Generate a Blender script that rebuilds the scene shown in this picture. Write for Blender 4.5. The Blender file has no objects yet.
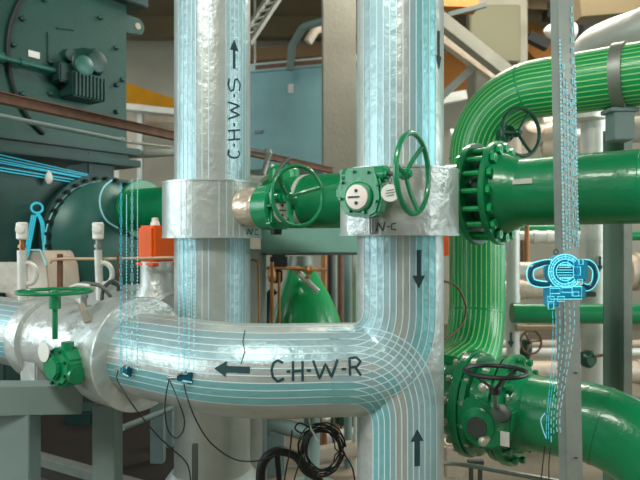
import bpy, bmesh, math, random
from mathutils import Vector, Matrix
from mathutils.bvhtree import BVHTree
random.seed(7)
C = bpy.context.scene.collection
F = 620.0                      # focal length in pixels
CZ = 1.9                       # eye height
PI = math.pi
V = Vector

def P(px, py, Y):
    return V(((px-320)/F*Y, Y, CZ-(py-240)/F*Y))
E1 = V((-.8, .6, 0))           # the plant's own grid: receding left
E2 = V((.6, .8, 0))            # receding right
UP = V((0, 0, 1))
CAM = V((0, 0, CZ))

# ------------------------------------------------------------------ materials
def lin(c):
    c /= 255.0
    return c/12.92 if c <= .04045 else ((c+.055)/1.055)**2.4
def col(r, g, b): return (lin(r), lin(g), lin(b), 1)

def mat(name, rgb, rough=.5, metal=0, bump=0, bscale=20, mott=0, mscale=4, emit=0, coat=0, stretch=None, dist=.02):
    m = bpy.data.materials.new(name); m.use_nodes = True
    nt = m.node_tree; b = nt.nodes['Principled BSDF']
    b.inputs['Base Color'].default_value = col(*rgb)
    b.inputs['Roughness'].default_value = rough
    b.inputs['Metallic'].default_value = metal
    b.inputs['Coat Weight'].default_value = coat
    tc = nt.nodes.new('ShaderNodeTexCoord')
    src = tc.outputs['Object']
    if stretch:
        mp = nt.nodes.new('ShaderNodeMapping'); mp.inputs['Scale'].default_value = stretch
        nt.links.new(src, mp.inputs[0]); src = mp.outputs[0]
    if mott:
        n = nt.nodes.new('ShaderNodeTexNoise'); n.inputs['Scale'].default_value = mscale; n.inputs['Detail'].default_value = 5
        r = nt.nodes.new('ShaderNodeMapRange'); r.inputs[1].default_value = .3; r.inputs[2].default_value = .7
        r.inputs[3].default_value = 1-mott; r.inputs[4].default_value = 1+mott
        mx = nt.nodes.new('ShaderNodeMix'); mx.data_type = 'RGBA'; mx.blend_type = 'MULTIPLY'; mx.inputs[0].default_value = 1
        mx.inputs['A'].default_value = col(*rgb)
        nt.links.new(src, n.inputs['Vector']); nt.links.new(n.outputs['Fac'], r.inputs[0])
        nt.links.new(r.outputs[0], mx.inputs['B']); nt.links.new(mx.outputs['Result'], b.inputs['Base Color'])
    if bump:
        n = nt.nodes.new('ShaderNodeTexNoise'); n.inputs['Scale'].default_value = bscale; n.inputs['Detail'].default_value = 4
        bp = nt.nodes.new('ShaderNodeBump'); bp.inputs['Strength'].default_value = bump; bp.inputs['Distance'].default_value = dist
        nt.links.new(src, n.inputs['Vector']); nt.links.new(n.outputs['Fac'], bp.inputs['Height'])
        nt.links.new(bp.outputs[0], b.inputs['Normal'])
    if emit:
        b.inputs['Emission Color'].default_value = col(*rgb); b.inputs['Emission Strength'].default_value = emit
    return m

FOIL = mat('foil_jacket', (190, 198, 194), .38, .5, bump=.3, bscale=18, mott=.08, mscale=7)
CRUMP = mat('crumpled_foil', (200, 206, 202), .38, .5, bump=.55, bscale=12, mott=.10, mscale=6, dist=.025)
TINT = mat('pale_blue_foil', (160, 192, 197), .38, .4, bump=.3, bscale=18)
TINT2 = mat('turquoise_foil', (128, 192, 197), .38, .35, bump=.3, bscale=18)
LINE = mat('pale_cyan_line', (206, 234, 238), .45, .1)
GREEN = mat('green_enamel', (0, 128, 78), .30, 0, bump=.12, bscale=40, coat=.3, mott=.1, mscale=8)
GREEN2 = mat('bright_green_enamel', (14, 164, 92), .30, 0, bump=.12, bscale=40, coat=.3)
GLINE = mat('light_green_line', (154, 228, 140), .4)
DGREEN = mat('dark_green_enamel', (10, 72, 50), .35, 0, mott=.2, coat=.2)
TEAL = mat('machine_teal', (8, 68, 58), .42, .05, bump=.1, bscale=30, mott=.12, mscale=3)
TEALD = mat('machine_dark_teal', (30, 68, 62), .4, .1, mott=.3, mscale=3)
TEALL = mat('machine_light_teal', (44, 100, 90), .4, .1, mott=.15)
RUBBER = mat('dark_gasket', (24, 32, 30), .6)
STEEL = mat('galvanised_steel', (140, 146, 138), .45, .5, mott=.1, mscale=12)
STEELD = mat('dark_steel', (80, 88, 84), .5, .5, mott=.1)
BOLT = mat('bright_bolt', (190, 190, 170), .35, .7)
PAINTED = mat('grey_green_paint', (118, 138, 135), .55, 0, mott=.08, mscale=5, bump=.1)
BLUEP = mat('duct_blue', (132, 178, 182), .55, 0, mott=.06)
CYAN = mat('cyan_light', (60, 190, 215), .4, 0, emit=.28)
CYANP = mat('cyan_pale_light', (150, 215, 225), .4, 0, emit=.15)
CYAND = mat('cyan_dark_glass', (12, 84, 104), .3, 0)
CYANM = mat('cyan_mid', (24, 136, 172), .4, 0, emit=.06)
GLOW = mat('cyan_glow', (120, 235, 250), .4, 0, emit=.6)
WHITEP = mat('white_plastic', (226, 228, 220), .4)
DIALM = mat('dial_face', (226, 218, 208), .45)
INK = mat('dark_ink', (22, 62, 66), .7)
BLACK = mat('black_rubber', (18, 22, 22), .5)
ORANGE = mat('orange_enamel', (234, 92, 2), .55, 0, bump=.1, mott=.06)
RUST = mat('rusty_brown', (108, 74, 54), .6, .1, mott=.25, mscale=14)
TRUSS = mat('truss_grey', (158, 154, 138), .6, .1, mott=.15)
BRASS = mat('brass', (176, 124, 78), .4, .6, mott=.2)
TAN = mat('tan_tube', (186, 160, 130), .5, .2)
WPIPE = mat('white_cladding', (206, 208, 200), .45, .25, bump=.3, bscale=12, mott=.08)
BEIGE = mat('beige_cladding', (196, 182, 164), .5, .2, bump=.5, bscale=12, mott=.12)
CONC = mat('concrete_column', (142, 140, 126), .85, 0, bump=.2, mott=.08, mscale=3)
YELLOW = mat('yellow_girder', (226, 160, 20), .5, 0, mott=.08)
OCHRE = mat('ochre_girder', (150, 92, 12), .6, 0, mott=.12)
WALLM = mat('wall_plaster', (176, 170, 152), .9, 0, mott=.08, mscale=1.5)
CEILM = mat('ceiling_deck', (100, 88, 62), .9, 0, mott=.14, mscale=1.2)
FLOORM = mat('floor_concrete', (128, 118, 100), .7, 0, mott=.25, mscale=1.5, bump=.1)
WARMFOIL = mat('warm_silver_foil', (212, 196, 178), .32, .6, bump=.5, bscale=14)  # silver foil, with copper-toned reflections put into its base colour
FILLM = mat('fill_diffuser', (255, 250, 235), .5, 0, emit=2)  # glow of the added ceiling lights

# ------------------------------------------------------------------ mesh builder
def frame_of(axis, ref=None):
    t = axis.normalized()
    if ref is None or abs(t.dot(ref.normalized())) > .98:
        ref = UP if abs(t.z) < .9 else V((0, -1, 0))
    n = (ref - t*t.dot(ref)).normalized()
    return t, n, t.cross(n)

class MB:
    def __init__(s): s.b = bmesh.new(); s.m = 0
    def use(s, i): s.m = i; return s
    def _f(s, vs):
        try:
            f = s.b.faces.new(vs); f.material_index = s.m; return f
        except ValueError: return None
    def ring(s, c, n, bb, r, seg):
        return [s.b.verts.new(c + n*(r*math.cos(2*PI*k/seg)) + bb*(r*math.sin(2*PI*k/seg))) for k in range(seg)]
    def join(s, a, b):
        L = len(a)
        for k in range(L): s._f((a[k], a[(k+1) % L], b[(k+1) % L], b[k]))
    def tube(s, pts, r, seg=10, closed=False, ref=None, caps=True):
        pts = [V(p) for p in pts]; N = len(pts); rings = []
        rs = r if isinstance(r, (list, tuple)) else [r]*N
        t0, n, _ = frame_of(pts[1]-pts[0], ref)
        for i in range(N):
            if closed: t = pts[(i+1) % N]-pts[i-1]
            else: t = pts[min(i+1, N-1)]-pts[max(i-1, 0)]
            t.normalize(); n = (n - t*n.dot(t)).normalized()
            rings.append(s.ring(pts[i], n, t.cross(n), rs[i], seg))
        for i in range(N-1): s.join(rings[i], rings[i+1])
        if closed: s.join(rings[-1], rings[0])
        elif caps: s._f(rings[0][::-1]); s._f(rings[-1])
        return s
    def cyl(s, a, b, r, r2=None, seg=24):
        return s.tube([a, b], [r, r if r2 is None else r2], seg)
    def lathe(s, o, axis, prof, seg=32, ref=None):      # prof: (distance along axis, radius)
        t, n, bb = frame_of(V(axis), ref); rings = []
        for d, r in prof: rings.append(s.ring(V(o)+t*d, n, bb, max(r, .0005), seg))
        for i in range(len(rings)-1): s.join(rings[i], rings[i+1])
        s._f(rings[0][::-1]); s._f(rings[-1]); return s
    def torus(s, c, normal, R, r, seg=40, sub=8, squash=1.0, ref=None):
        t, n, bb = frame_of(V(normal), ref)
        pts = [V(c)+n*(R*math.cos(2*PI*k/seg))+bb*(R*squash*math.sin(2*PI*k/seg)) for k in range(seg)]
        return s.tube(pts, r, sub, closed=True)
    def box(s, c, ax, ay, az, bev=0):                    # half-extent vectors
        c, ax, ay, az = V(c), V(ax), V(ay), V(az)
        t = bmesh.new()
        vs = [t.verts.new(c+ax*i+ay*j+az*k) for i in (-1, 1) for j in (-1, 1) for k in (-1, 1)]
        for q in ((0,1,3,2),(4,6,7,5),(0,4,5,1),(2,3,7,6),(0,2,6,4),(1,5,7,3)): t.faces.new([vs[i] for i in q])
        if bev: bmesh.ops.bevel(t, geom=t.edges[:], offset=bev, segments=2, affect='EDGES')
        t.verts.index_update(); mp = [s.b.verts.new(v.co) for v in t.verts]
        for f in t.faces: s._f([mp[v.index] for v in f.verts])
        t.free(); return s
    def beam(s, a, b, w, h, side=None, bev=0):           # bar from a to b; w along side, h across
        a, b = V(a), V(b); t, n, bb = frame_of(b-a, side)
        return s.box((a+b)/2, (b-a)/2, n*(w/2), bb*(h/2), bev)
    def ibeam(s, a, b, w, h, tk, up=UP):
        a, b = V(a), V(b); t, n, bb = frame_of(b-a, up)
        s.box((a+b)/2+n*(h/2-tk/2), (b-a)/2, bb*(w/2), n*(tk/2)); s.box((a+b)/2-n*(h/2-tk/2), (b-a)/2, bb*(w/2), n*(tk/2))
        return s.box((a+b)/2, (b-a)/2, bb*(tk/2), n*(h/2-tk))
    def prism(s, outline, c, ux, uy, n, depth, bev=0):   # outline in (ux, uy), front at c, extruded by -n*depth
        t = bmesh.new(); c, ux, uy, n = V(c), V(ux), V(uy), V(n)
        a = [t.verts.new(c+ux*x+uy*y) for x, y in outline]; f = t.faces.new(a)
        r = bmesh.ops.extrude_face_region(t, geom=[f]); bmesh.ops.translate(t, vec=-n*depth, verts=[g for g in r['geom'] if isinstance(g, bmesh.types.BMVert)])
        bmesh.ops.recalc_face_normals(t, faces=t.faces[:])
        if bev: bmesh.ops.bevel(t, geom=t.edges[:], offset=bev, segments=2, affect='EDGES')
        t.verts.index_update(); mp = [s.b.verts.new(v.co) for v in t.verts]
        for f in t.faces: s._f([mp[v.index] for v in f.verts])
        t.free(); return s
    def ball(s, c, r, seg=14):
        return s.lathe(V(c)-UP*r, UP, [(r-r*math.cos(PI*k/8), r*math.sin(PI*k/8)) for k in range(9)], seg)
    def stripes(s, pts, r, angles, w, ref=None, lift=.0022):  # thin painted lines running along a swept pipe
        pts = [V(p) for p in pts]; N = len(pts)
        t0, n, _ = frame_of(pts[1]-pts[0], ref); fr = []
        for i in range(N):
            t = (pts[min(i+1, N-1)]-pts[max(i-1, 0)]).normalized(); n = (n-t*n.dot(t)).normalized(); fr.append((t, n, t.cross(n)))
        for a in angles:
            prev = None
            da = w/2/r; steps = max(1, int(w/r/.15))
            for i in range(N):
                t, n, bb = fr[i]
                cur = [s.b.verts.new(pts[i]+(n*math.cos(q)+bb*math.sin(q))*(r+lift)) for q in [a-da+2*da*k/steps for k in range(steps+1)]]
                if prev:
                    for k in range(steps): s._f((prev[k], prev[k+1], cur[k+1], cur[k]))
                prev = cur
        return s
    def decal(s, polys, bvh, lift=.003, step=2.0):       # writing laid on a surface: polylines (pts, width or widths)
        for pts, w in polys:
            ws = w if isinstance(w, (list, tuple)) else [w]*len(pts)
            sm = []
            for i in range(len(pts)-1):
                (x0, y0), (x1, y1) = pts[i], pts[i+1]; k = max(1, int(math.hypot(x1-x0, y1-y0)/step))
                for j in range(k + (i == len(pts)-2)):
                    q = j/k; sm.append((x0+(x1-x0)*q, y0+(y1-y0)*q, ws[i]+(ws[i+1]-ws[i])*q))
            hit = []
            for x, y, ww in sm:
                d = V(((x-320)/F, 1, -(y-240)/F)).normalized()
                l, n, _, _ = bvh.ray_cast(CAM, d)
                if l is None: hit.append(None)
                else:
                    if n.dot(d) > 0: n = -n
                    hit.append((l, n, ww))
            prev = None
            for i, h in enumerate(hit):
                if h is None: prev = None; continue
                o = [hit[j][0] for j in (i-1, i+1) if 0 <= j < len(hit) and hit[j]]
                t = (o[-1]-o[0]) if len(o) == 2 else ((o[0]-h[0]) if (i == 0) else (h[0]-o[0])) if o else V((1, 0, 0))
                if t.length < 1e-6: continue
                sd = t.normalized().cross(h[1]).normalized()
                cur = (s.b.verts.new(h[0]+h[1]*lift+sd*h[2]/2), s.b.verts.new(h[0]+h[1]*lift-sd*h[2]/2), h[0])
                if prev and (prev[2]-cur[2]).length < .12: s._f((prev[0], cur[0], cur[1], prev[1]))
                prev = cur
        return s
    def bvh(s): s.b.normal_update(); return BVHTree.FromBMesh(s.b)
    def build(s, name, mats, parent=None, smooth=35, recalc=True):
        if recalc: bmesh.ops.recalc_face_normals(s.b, faces=s.b.faces[:])
        me = bpy.data.meshes.new(name)
        if parent is None:
            vs = [v.co for v in s.b.verts]
            lo = V([min(v[i] for v in vs) for i in range(3)]); hi = V([max(v[i] for v in vs) for i in range(3)])
            org = V(((lo.x+hi.x)/2, (lo.y+hi.y)/2, lo.z))
        else: org = ORG[parent.name]
        bmesh.ops.translate(s.b, vec=-org, verts=s.b.verts[:])
        s.b.to_mesh(me); s.b.free()
        for m in (mats if isinstance(mats, (list, tuple)) else [mats]): me.materials.append(m)
        for p in me.polygons: p.use_smooth = True
        me.set_sharp_from_angle(angle=math.radians(smooth))
        o = bpy.data.objects.new(name, me); C.objects.link(o)
        if parent is None: o.location = org
        else: o.parent = parent
        ORG[o.name] = org
        return o
ORG = {}
def tag(o, label, cat, group=None, kind=None):
    o['label'] = label; o['category'] = cat
    if group: o['group'] = group
    if kind: o['kind'] = kind
    return o
def thing(name, label, cat, loc, group=None, kind=None):
    o = bpy.data.objects.new(name, None); C.objects.link(o); o.location = loc; o.empty_display_size = .1
    ORG[o.name] = V(loc); return tag(o, label, cat, group, kind)
def struct(name, mb, m):
    o = mb.build(name, m); o['kind'] = 'structure'; return o

def fillet(pts, rad, seg=12):
    pts = [V(p) for p in pts]; out = [pts[0]]
    rads = rad if isinstance(rad, (list, tuple)) else [rad]*(len(pts)-2)
    for i in range(1, len(pts)-1):
        a, b, c = pts[i-1], pts[i], pts[i+1]; u = (a-b).normalized(); v = (c-b).normalized()
        ang = u.angle(v); R = rads[i-1]
        d = R/math.tan(ang/2); cen = b+(u+v).normalized()*(R/math.sin(ang/2))
        s = b+u*d-cen; e = b+v*d-cen; tot = s.angle(e); ax = s.cross(e).normalized()
        for k in range(seg+1): out.append(cen+Matrix.Rotation(tot*k/seg, 3, ax) @ s)
    out.append(pts[-1]); return out
def dense(pts, step=.06):
    out = []
    for a, b in zip(pts, pts[1:]):
        k = max(1, int((b-a).length/step))
        for j in range(k): out.append(a+(b-a)*(j/k))
    out.append(pts[-1]); return out
def smooth(pts, n=8):                                    # Catmull-Rom
    pts = [V(p) for p in pts]; q = [pts[0]]+pts+[pts[-1]]; out = []
    for i in range(1, len(q)-2):
        for k in range(n):
            t = k/n; a, b, c, d = q[i-1:i+3]
            out.append(.5*((2*b)+(c-a)*t+(2*a-5*b+4*c-d)*t*t+(3*b-a-3*c+d)*t**3))
    out.append(pts[-1]); return out
def project(p): return (320+F*p.x/p.y, 240-F*(p.z-CZ)/p.y)

def wheel(mb, c, n, R, rim, dish=0, spokes=3, rot=0, hub=.022, ref=None, sr=None, wav=0):
    """handwheel: rim, spokes and hub; dish pushes the hub back along -n"""
    c, n = V(c), V(n).normalized(); t, a, b = frame_of(n, ref)
    mb.torus(c, n, R, rim, 48, 10, ref=ref)
    h = c-n*dish
    for k in range(spokes):
        q = rot+2*PI*k/spokes; e = c+(a*math.cos(q)+b*math.sin(q))*R
        m = h*.45+e*.55-n*dish*.18
        mb.tube(smooth([h, m, e], 5), sr or rim*.85, 8)
    mb.lathe(h-n*.02, n, [(0, hub*.8), (.006, hub), (.034, hub), (.04, hub*.7), (.048, hub*.6)], 16)
    return h
def bolt_ring(parent, c, n, R, num, L, r, m=None, name='bolt', a0=0, keep=None):
    """hex-headed bolts set in a circle, one object each"""
    c, n = V(c), V(n).normalized(); t, a, b = frame_of(n); first = None
    for k in range(num):
        q = a0+2*PI*k/num; p = c+(a*math.cos(q)+b*math.sin(q))*R
        if keep and not keep(p): continue
        if first is None:
            mb = MB(); mb.tube([p-n*L/2, p+n*L/2], r*.55, 8)
            for s_ in (-1, 1): mb.cyl(p+n*s_*(L/2), p+n*s_*(L/2-.022), r, seg=6)
            first = mb.build(name, m or BOLT, parent); fp = p
        else:
            o = first.copy(); C.objects.link(o); o.parent = parent; o.location = p-fp
def valve_flange(mb, c, n, R, th, seg=48):
    n = V(n).normalized()
    return mb.lathe(V(c)-n*th/2, n, [(0, R*.985), (.006, R), (th-.006, R), (th, R*.985)], seg)

# ------------------------------------------------------------------ the hall
HX0, HX1, HY0, HY1, HZ = -9.0, 9.0, -5.0, 14.0, 6.4
struct('floor', MB().box((0, 4.5, -.05), (9, 0, 0), (0, 9.5, 0), (0, 0, .05)), FLOORM)
struct('ceiling', MB().box((0, 4.5, HZ+.05), (9, 0, 0), (0, 9.5, 0), (0, 0, .05)), CEILM)
struct('wall_back', MB().box((0, HY1+.05, HZ/2), (9, 0, 0), (0, .05, 0), (0, 0, HZ/2)), WALLM)
struct('wall_front_unseen', MB().box((0, HY0-.05, HZ/2), (9, 0, 0), (0, .05, 0), (0, 0, HZ/2)), CONC)  # unseen wall, put behind the camera so pipe centres reflect dark
# unseen side walls; open bays added for side light, solid top dims the ceiling
for sx, nm in ((-1, 'wall_left_unseen'), (1, 'wall_right_unseen')):
    mb = MB().box((sx*9.05, 4.5, .45), (.05, 0, 0), (0, 9.5, 0), (0, 0, .45)).box((sx*9.05, 4.5, 5.35), (.05, 0, 0), (0, 9.5, 0), (0, 0, 1.05))
    for k in range(6): mb.box((sx*9.05, -4.9+k*3.76, 3.4), (.05, 0, 0), (0, .15, 0), (0, 0, 2.5))
    struct(nm, mb, WALLM)
mb = MB()
cc = P(339, 240, 8.0)
mb.box((cc.x, 8.22, HZ/2), (.222, 0, 0), (0, .22, 0), (0, 0, HZ/2), .02); struct('trim_1', mb, CONC).name = 'column'
mb = MB().box((2.9, 10.2, HZ/2), (.42, 0, 0), (0, .3, 0), (0, 0, HZ/2), .02); struct('column', mb, CONC)
for k, y in enumerate((6.2, 9.5, 12.6)):
    struct('ceiling_beam', MB().box((0, y, HZ-.2), (9, 0, 0), (0, .14, 0), (0, 0, .2)), CEILM)

# ------------------------------------------------------------------ supply riser (CHWS)
AX, AY, AR = (212.5-320)/F*3.8, 3.8, .23
root = thing('supply_riser', 'silver foil-clad vertical pipe lettered C-H-W-S with an upward arrow', 'pipe', (AX, AY, 0))
def ang1(x): return math.asin(max(-.99, min(.99, (x-212.5)/37.6)))+math.radians(9.8)
path = dense([V((AX, AY, .0)), V((AX, AY, HZ))], .15); spath = [p for p in path if p.z > 1.2]
mb = MB().tube(path, AR, 64); bv1 = mb.bvh()
for z in (5.0,): mb.tube([(AX, AY, z-.012), (AX, AY, z+.012)], AR+.003, 64)
RF = V((0, -1, 0))
mb.use(2)
for a, b_ in ((179, 198), (226, 246)):
    mb.stripes(spath, AR, [(ang1(a)+ang1(b_))/2], (ang1(b_)-ang1(a))*AR, RF, .0012)
mb.use(1)
mb.stripes(spath, AR, [ang1(x) for x in (181, 185, 189, 193, 197, 203, 209, 225, 229, 233, 237, 241, 244)], .0055, RF)
mb.build('pipe', [FOIL, LINE, TINT], root)
mb = MB().tube(dense([V((AX, AY, 1.917)), V((AX, AY, 2.24))], .08), .30, 64)
mb.tube([(AX, AY, 2.236), (AX, AY, 2.246)], .304, 64); mb.tube([(AX, AY, 1.911), (AX, AY, 1.921)], .304, 64)
bv = mb.bvh(); mb.use(1)
mb.stripes([V((AX, AY, 1.92)), V((AX, AY, 2.238))], .30, [math.asin((x-212)/49)+.17 for x in (183, 188, 193, 218, 225, 231, 237, 242)], .005, RF, .0015)
mb.build('valve_jacket', [FOIL, LINE], root)
m1 = V((.8, -.6, 0)); st = V((AX, AY, CZ+.19))
mb = MB().lathe(st+m1*.24, m1, [(0, .115), (.10, .115), (.15, .10), (.19, .085)], 32); mb.build('stem_jacket', WARMFOIL, root)
mb = MB().lathe((AX, AY, 0), UP, [(0, .30), (.06, .30), (.44, .285), (.5, .24)], 40); mb.build('base_jacket', CRUMP, root)
dk = .0105
mb = MB().decal([([(238, 151), (239.5, 154), (238, 157), (234, 158), (230, 157), (228, 154), (229, 150)], dk),
    ([(234, 143.5), (234, 147)], dk),
    ([(228, 140), (240, 139)], dk), ([(228, 131), (240, 130)], dk), ([(234, 139.5), (234, 130.5)], dk),
    ([(234, 123), (234, 126.5)], dk),
    ([(228, 119), (239.5, 115), (230, 110.5), (239.5, 106), (228, 102)], dk),
    ([(234, 94), (234, 97.5)], dk),
    ([(229, 79), (228, 85), (230.4, 91), (233.4, 90), (234.6, 80), (237.6, 79), (240, 85), (238.8, 91)], dk)], bv1)
mb.build('lettering', INK, root)
MB().decal([([(234, 69), (234, 47)], .017), ([(234, 53), (229.5, 50.5)], .008)][:1]+[([(234, 50.5), (234, 40)], [.06, .003])], bv1).build('flow_arrow', INK, root)
MB().decal([([(247, 235), (248, 228.5), (251, 235), (252.5, 228.5)], .006), ([(258, 229.5), (255, 230), (254.5, 234), (258, 235)], .006)], bv).build('valve_lettering', INK, root)

# ------------------------------------------------------------------ return riser with its branch (CHWR)
BX, BY, BR = (400-320)/F*3.0, 3.0, .208
root = thing('return_riser', 'silver foil-clad pipe tee lettered C-H-W-R with branch running left', 'pipe', (BX, BY, 0))
path2 = dense([V((BX, BY, 0)), V((BX, BY, HZ))], .12)
zb = CZ-.62; BRR = .222
B0 = V((BX+.0, BY+.01, zb)); B1 = V((-.374, 2.92, zb)); B2 = B1+V((-.799, .602, 0))*3.3
bpath = dense(fillet([B0, B1, B2], .55, 10), .08)
tmp = MB().tube(path2, BR, 96).tube(bpath, BRR, 96, ref=UP); bv2 = tmp.bvh(); tmp.b.free()
mb = MB().tube(path2, BR, 72)
for z in (5.0,): mb.tube([(BX, BY, z-.008), (BX, BY, z+.008)], BR+.002, 72)
def ang2(x): return math.asin(max(-.99, min(.99, (x-400)/43.2)))-math.radians(7.4)
mb.use(1)
ks = list(range(12))
def branch_angle(y): return -(math.radians(78.3)+math.asin(max(-.98, min(.98, (y-368.5)/46.5))))
ybr = [327+6.6*k for k in ks]
# start of every branch line, seen just left of the tee
si = next(i for i, p in enumerate(bpath) if project(p)[0] < 338)
def bpoint(i, a):
    t = (bpath[i+1]-bpath[i]).normalized(); n = UP; bb = t.cross(n); return bpath[i]+(n*math.cos(a)+bb*math.sin(a))*BRR
def qbez(a, b_, c, n=16):
    return [((1-t)**2*a[0]+2*t*(1-t)*b_[0]+t*t*c[0], (1-t)**2*a[1]+2*t*(1-t)*b_[1]+t*t*c[1]) for t in [k/n for k in range(n+1)]]
lines = []
for k in ks:
    sx, sy = project(bpoint(si, branch_angle(ybr[k])))
    xi = 364+6.5*k; d = xi-346
    lines.append(([(xi, -16), (xi, sy-d)]+qbez((xi, sy-d), (xi, sy), (xi-d, sy))[1:]+[(sx, sy)], .0052))
    xj = 436-5.7*k; d = xj-348
    lines.append(([(xj, 500), (xj, sy+d)]+qbez((xj, sy+d), (xj, sy), (xj-d, sy))[1:]+[(sx, sy)], .0052))
tints = []
for k in ks[:-1]:
    if k in (5, 6): continue
    u0, u1 = lines[2*k][0], lines[2*k+2][0]
    tints.append(([((p[0]+q[0])/2, (p[1]+q[1])/2) for p, q in zip(u0, u1)], .031))
    u0, u1 = lines[2*k+1][0], lines[2*k+3][0]
    tints.append(([((p[0]+q[0])/2, (p[1]+q[1])/2) for p, q in zip(u0, u1)], .028))
for j, t_ in enumerate(tints):
    mb.use(3 if j >= len(tints)-6 else 2).decal([t_], bv2, .0010+.0004*(j % 2), 2.5)
mb.use(1).decal(lines, bv2, .0025, 2.5)
mb.build('riser_pipe', [FOIL, LINE, TINT, TINT2], root)
mb = MB().tube(bpath, BRR, 72, ref=UP)
for q in (.34, .5): 
    pass
mb.use(2)
mb.use(3).stripes(bpath[si:], BRR, [branch_angle(390)], .105, UP, .0012)
mb.use(2)
mb.stripes(bpath[si:], BRR, [branch_angle(347)], .15, UP, .0010)
mb.use(1)
mb.stripes(bpath[si:], BRR, [branch_angle(y) for y in ybr], .0055, UP)
mb.build('branch_pipe', [FOIL, LINE, TINT, TINT2], root)
# weld seam where the mitred branch meets the riser
MB().decal([([(245, 331), (243, 342), (245, 352), (241, 364)], .005)], bv2, .003).build('jacket_seam', STEELD, root)
MB().decal([([(358, 321), (368, 334), (382, 348), (396, 366), (392, 384), (374, 402), (366, 415)], .006)], bv2, .001).build('mitre_seam', FOIL, root)
mb = MB().tube(dense([V((BX-.006, BY, 1.922)), V((BX-.006, BY, 2.229))], .08), .283, 72)
for z in (2.226, 1.925): mb.tube([(BX-.006, BY, z-.005), (BX-.006, BY, z+.005)], .287, 72)
m2 = V((-.53, -.848, 0)); n2 = V((.848, -.53, 0)); g2 = V((BX, BY, CZ+.205))
mb.box(g2+m2*.24-n2*.052+V((0, 0, -.045)), m2*.085, n2*.062, UP*.135, .008)
bvc = mb.bvh(); mb.build('valve_jacket', CRUMP, root)
MB().decal([([(377, 231), (378, 222.5), (383, 231), (385, 222)], .005), ([(387, 227), (390, 226.5)], .005), ([(396, 223), (392, 224), (391, 229), (396, 230)], .005),
            ([(372.5, 219), (372.5, 232)], .004)], bvc).build('valve_lettering', INK, root)
w = .0115
MB().decal([([(283, 363), (278, 360.5), (273.5, 363), (271.5, 370), (273, 377), (277.5, 381.5), (284, 378.5)], w),
    ([(286.5, 371.5), (290.5, 371.5)], w),
    ([(293, 361), (293, 381)], w), ([(302.5, 361), (302.5, 381)], w), ([(293, 371.5), (302.5, 370.5)], w),
    ([(306.5, 370.5), (311, 370.5)], w),
    ([(313, 360.5), (319.5, 378.5), (325.5, 364), (331.5, 377), (337.5, 359.5)], w),
    ([(341.5, 369), (346, 369)], w),
    ([(350, 375.5), (349.5, 358.5), (356, 357.5), (360.5, 361.5), (357, 366.5), (350, 367.5)], w), ([(355, 367), (361, 375.5)], w)], bv2).build('lettering', INK, root)
MB().decal([([(250, 370), (226, 369)], .028), ([(226.5, 369), (215, 368.5)], [.07, .004])], bv2).build('flow_arrow', INK, root)
MB().decal([([(418.5, 250), (418.5, 276)], .021), ([(418.5, 275.5), (418.5, 288)], [.062, .004])], bv2).build('flow_arrow', INK, root)
MB().decal([([(417, 466), (417, 440)], .026), ([(417, 441), (417, 429.5)], [.062, .004])], bv2).build('flow_arrow', INK, root)
MB().decal([([(438.3, 31), (438.3, 56)], .02), ([(438.3, 56), (438.6, 69)], [.05, .004])], bv2).build('flow_arrow', INK, root)
# insulated valve body on the left of the branch
D = V((-.799, .602, 0)); Fr = V((-.602, -.799, 0))
def bp(t): return B1+D*t
mb = MB().lathe(bp(.735), D, [(0, .225), (.002, .307), (.012, .311), (.02, .306), (.24, .300), (.25, .25), (.252, .23)], 64)
mb.build('valve_jacket', CRUMP, root)
mb = MB().lathe(bp(1.0), D, [(0, .23), (.62, .235)], 56).lathe(bp(1.60), D, [(0, .225), (.002, .265), (.02, .270), (.12, .268), (.14, .23)], 56)
mb.box(bp(1.55)+V((0, 0, -.17))+Fr*.05, D*.09, Fr*.16, UP*.13, .01)
mb.build('valve_jacket', CRUMP, root)
ax_ = D*1
mb = MB().lathe(bp(1.04)+Fr*.18+V((0, 0, -.03)), Fr, [(0, .085), (.10, .08)], 28); mb.build('stem_jacket', CRUMP, root)
mb = MB().beam(P(81, 304, 3.36), P(88, 322, 3.24), .035, .012, V((1, 0, 0)), .003); mb.build('name_plate', TRUSS, root)

# gear operator of the branch valve, wheel lying flat on top
G = bp(.985)+Fr*.375+V((.062, 0, -.035))
root = thing('valve_operator', 'green valve gearbox with horizontal handwheel on a tall stem, far left', 'valve operator', G, 'valve gear operators')
mb = MB(); ol = [(math.cos(PI/8+k*PI/4)*.118, math.sin(PI/8+k*PI/4)*.108) for k in range(8)]
mb.prism(ol, G+Fr*.045, -D, UP, Fr, .12, .012)
mb.prism([(x*.62-.02, y*.62) for x, y in ol], G+Fr*.07, -D, UP, Fr, .04, .008)
mb.cyl(G+D*.09-UP*.03, G-D*.12-UP*.03, .045); mb.cyl(G-UP*.05-D*.03, G+UP*.13-D*.03, .032)
gb = mb.build('gearbox', GREEN, root)
bolt_ring(gb, G+Fr*.04, Fr, .088, 8, .03, .009, DGREEN, a0=.4)
WC = P(55, 291.5, 3.27); top = V((WC.x, WC.y, WC.z))
mb = MB().cyl(top+UP*.0-UP*.25, top-UP*.02, .014).cyl(top-UP*.09, top-UP*.02, .03)
mb.build('stem', GREEN, root)
mb = MB(); wheel(mb, WC, UP, .183, .0105, .02, 3, .5, .03); mb.build('handwheel', GREEN, root)
mb = MB().lathe(P(44, 352, 3.2), Fr, [(0, .03), (.001, .052), (.004, .052), (.005, .03)], 24)
tag(mb.build('paper_tag', WHITEP), 'pale oval tag stuck beside the horizontal handwheel valve gearbox', 'tag')

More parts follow.
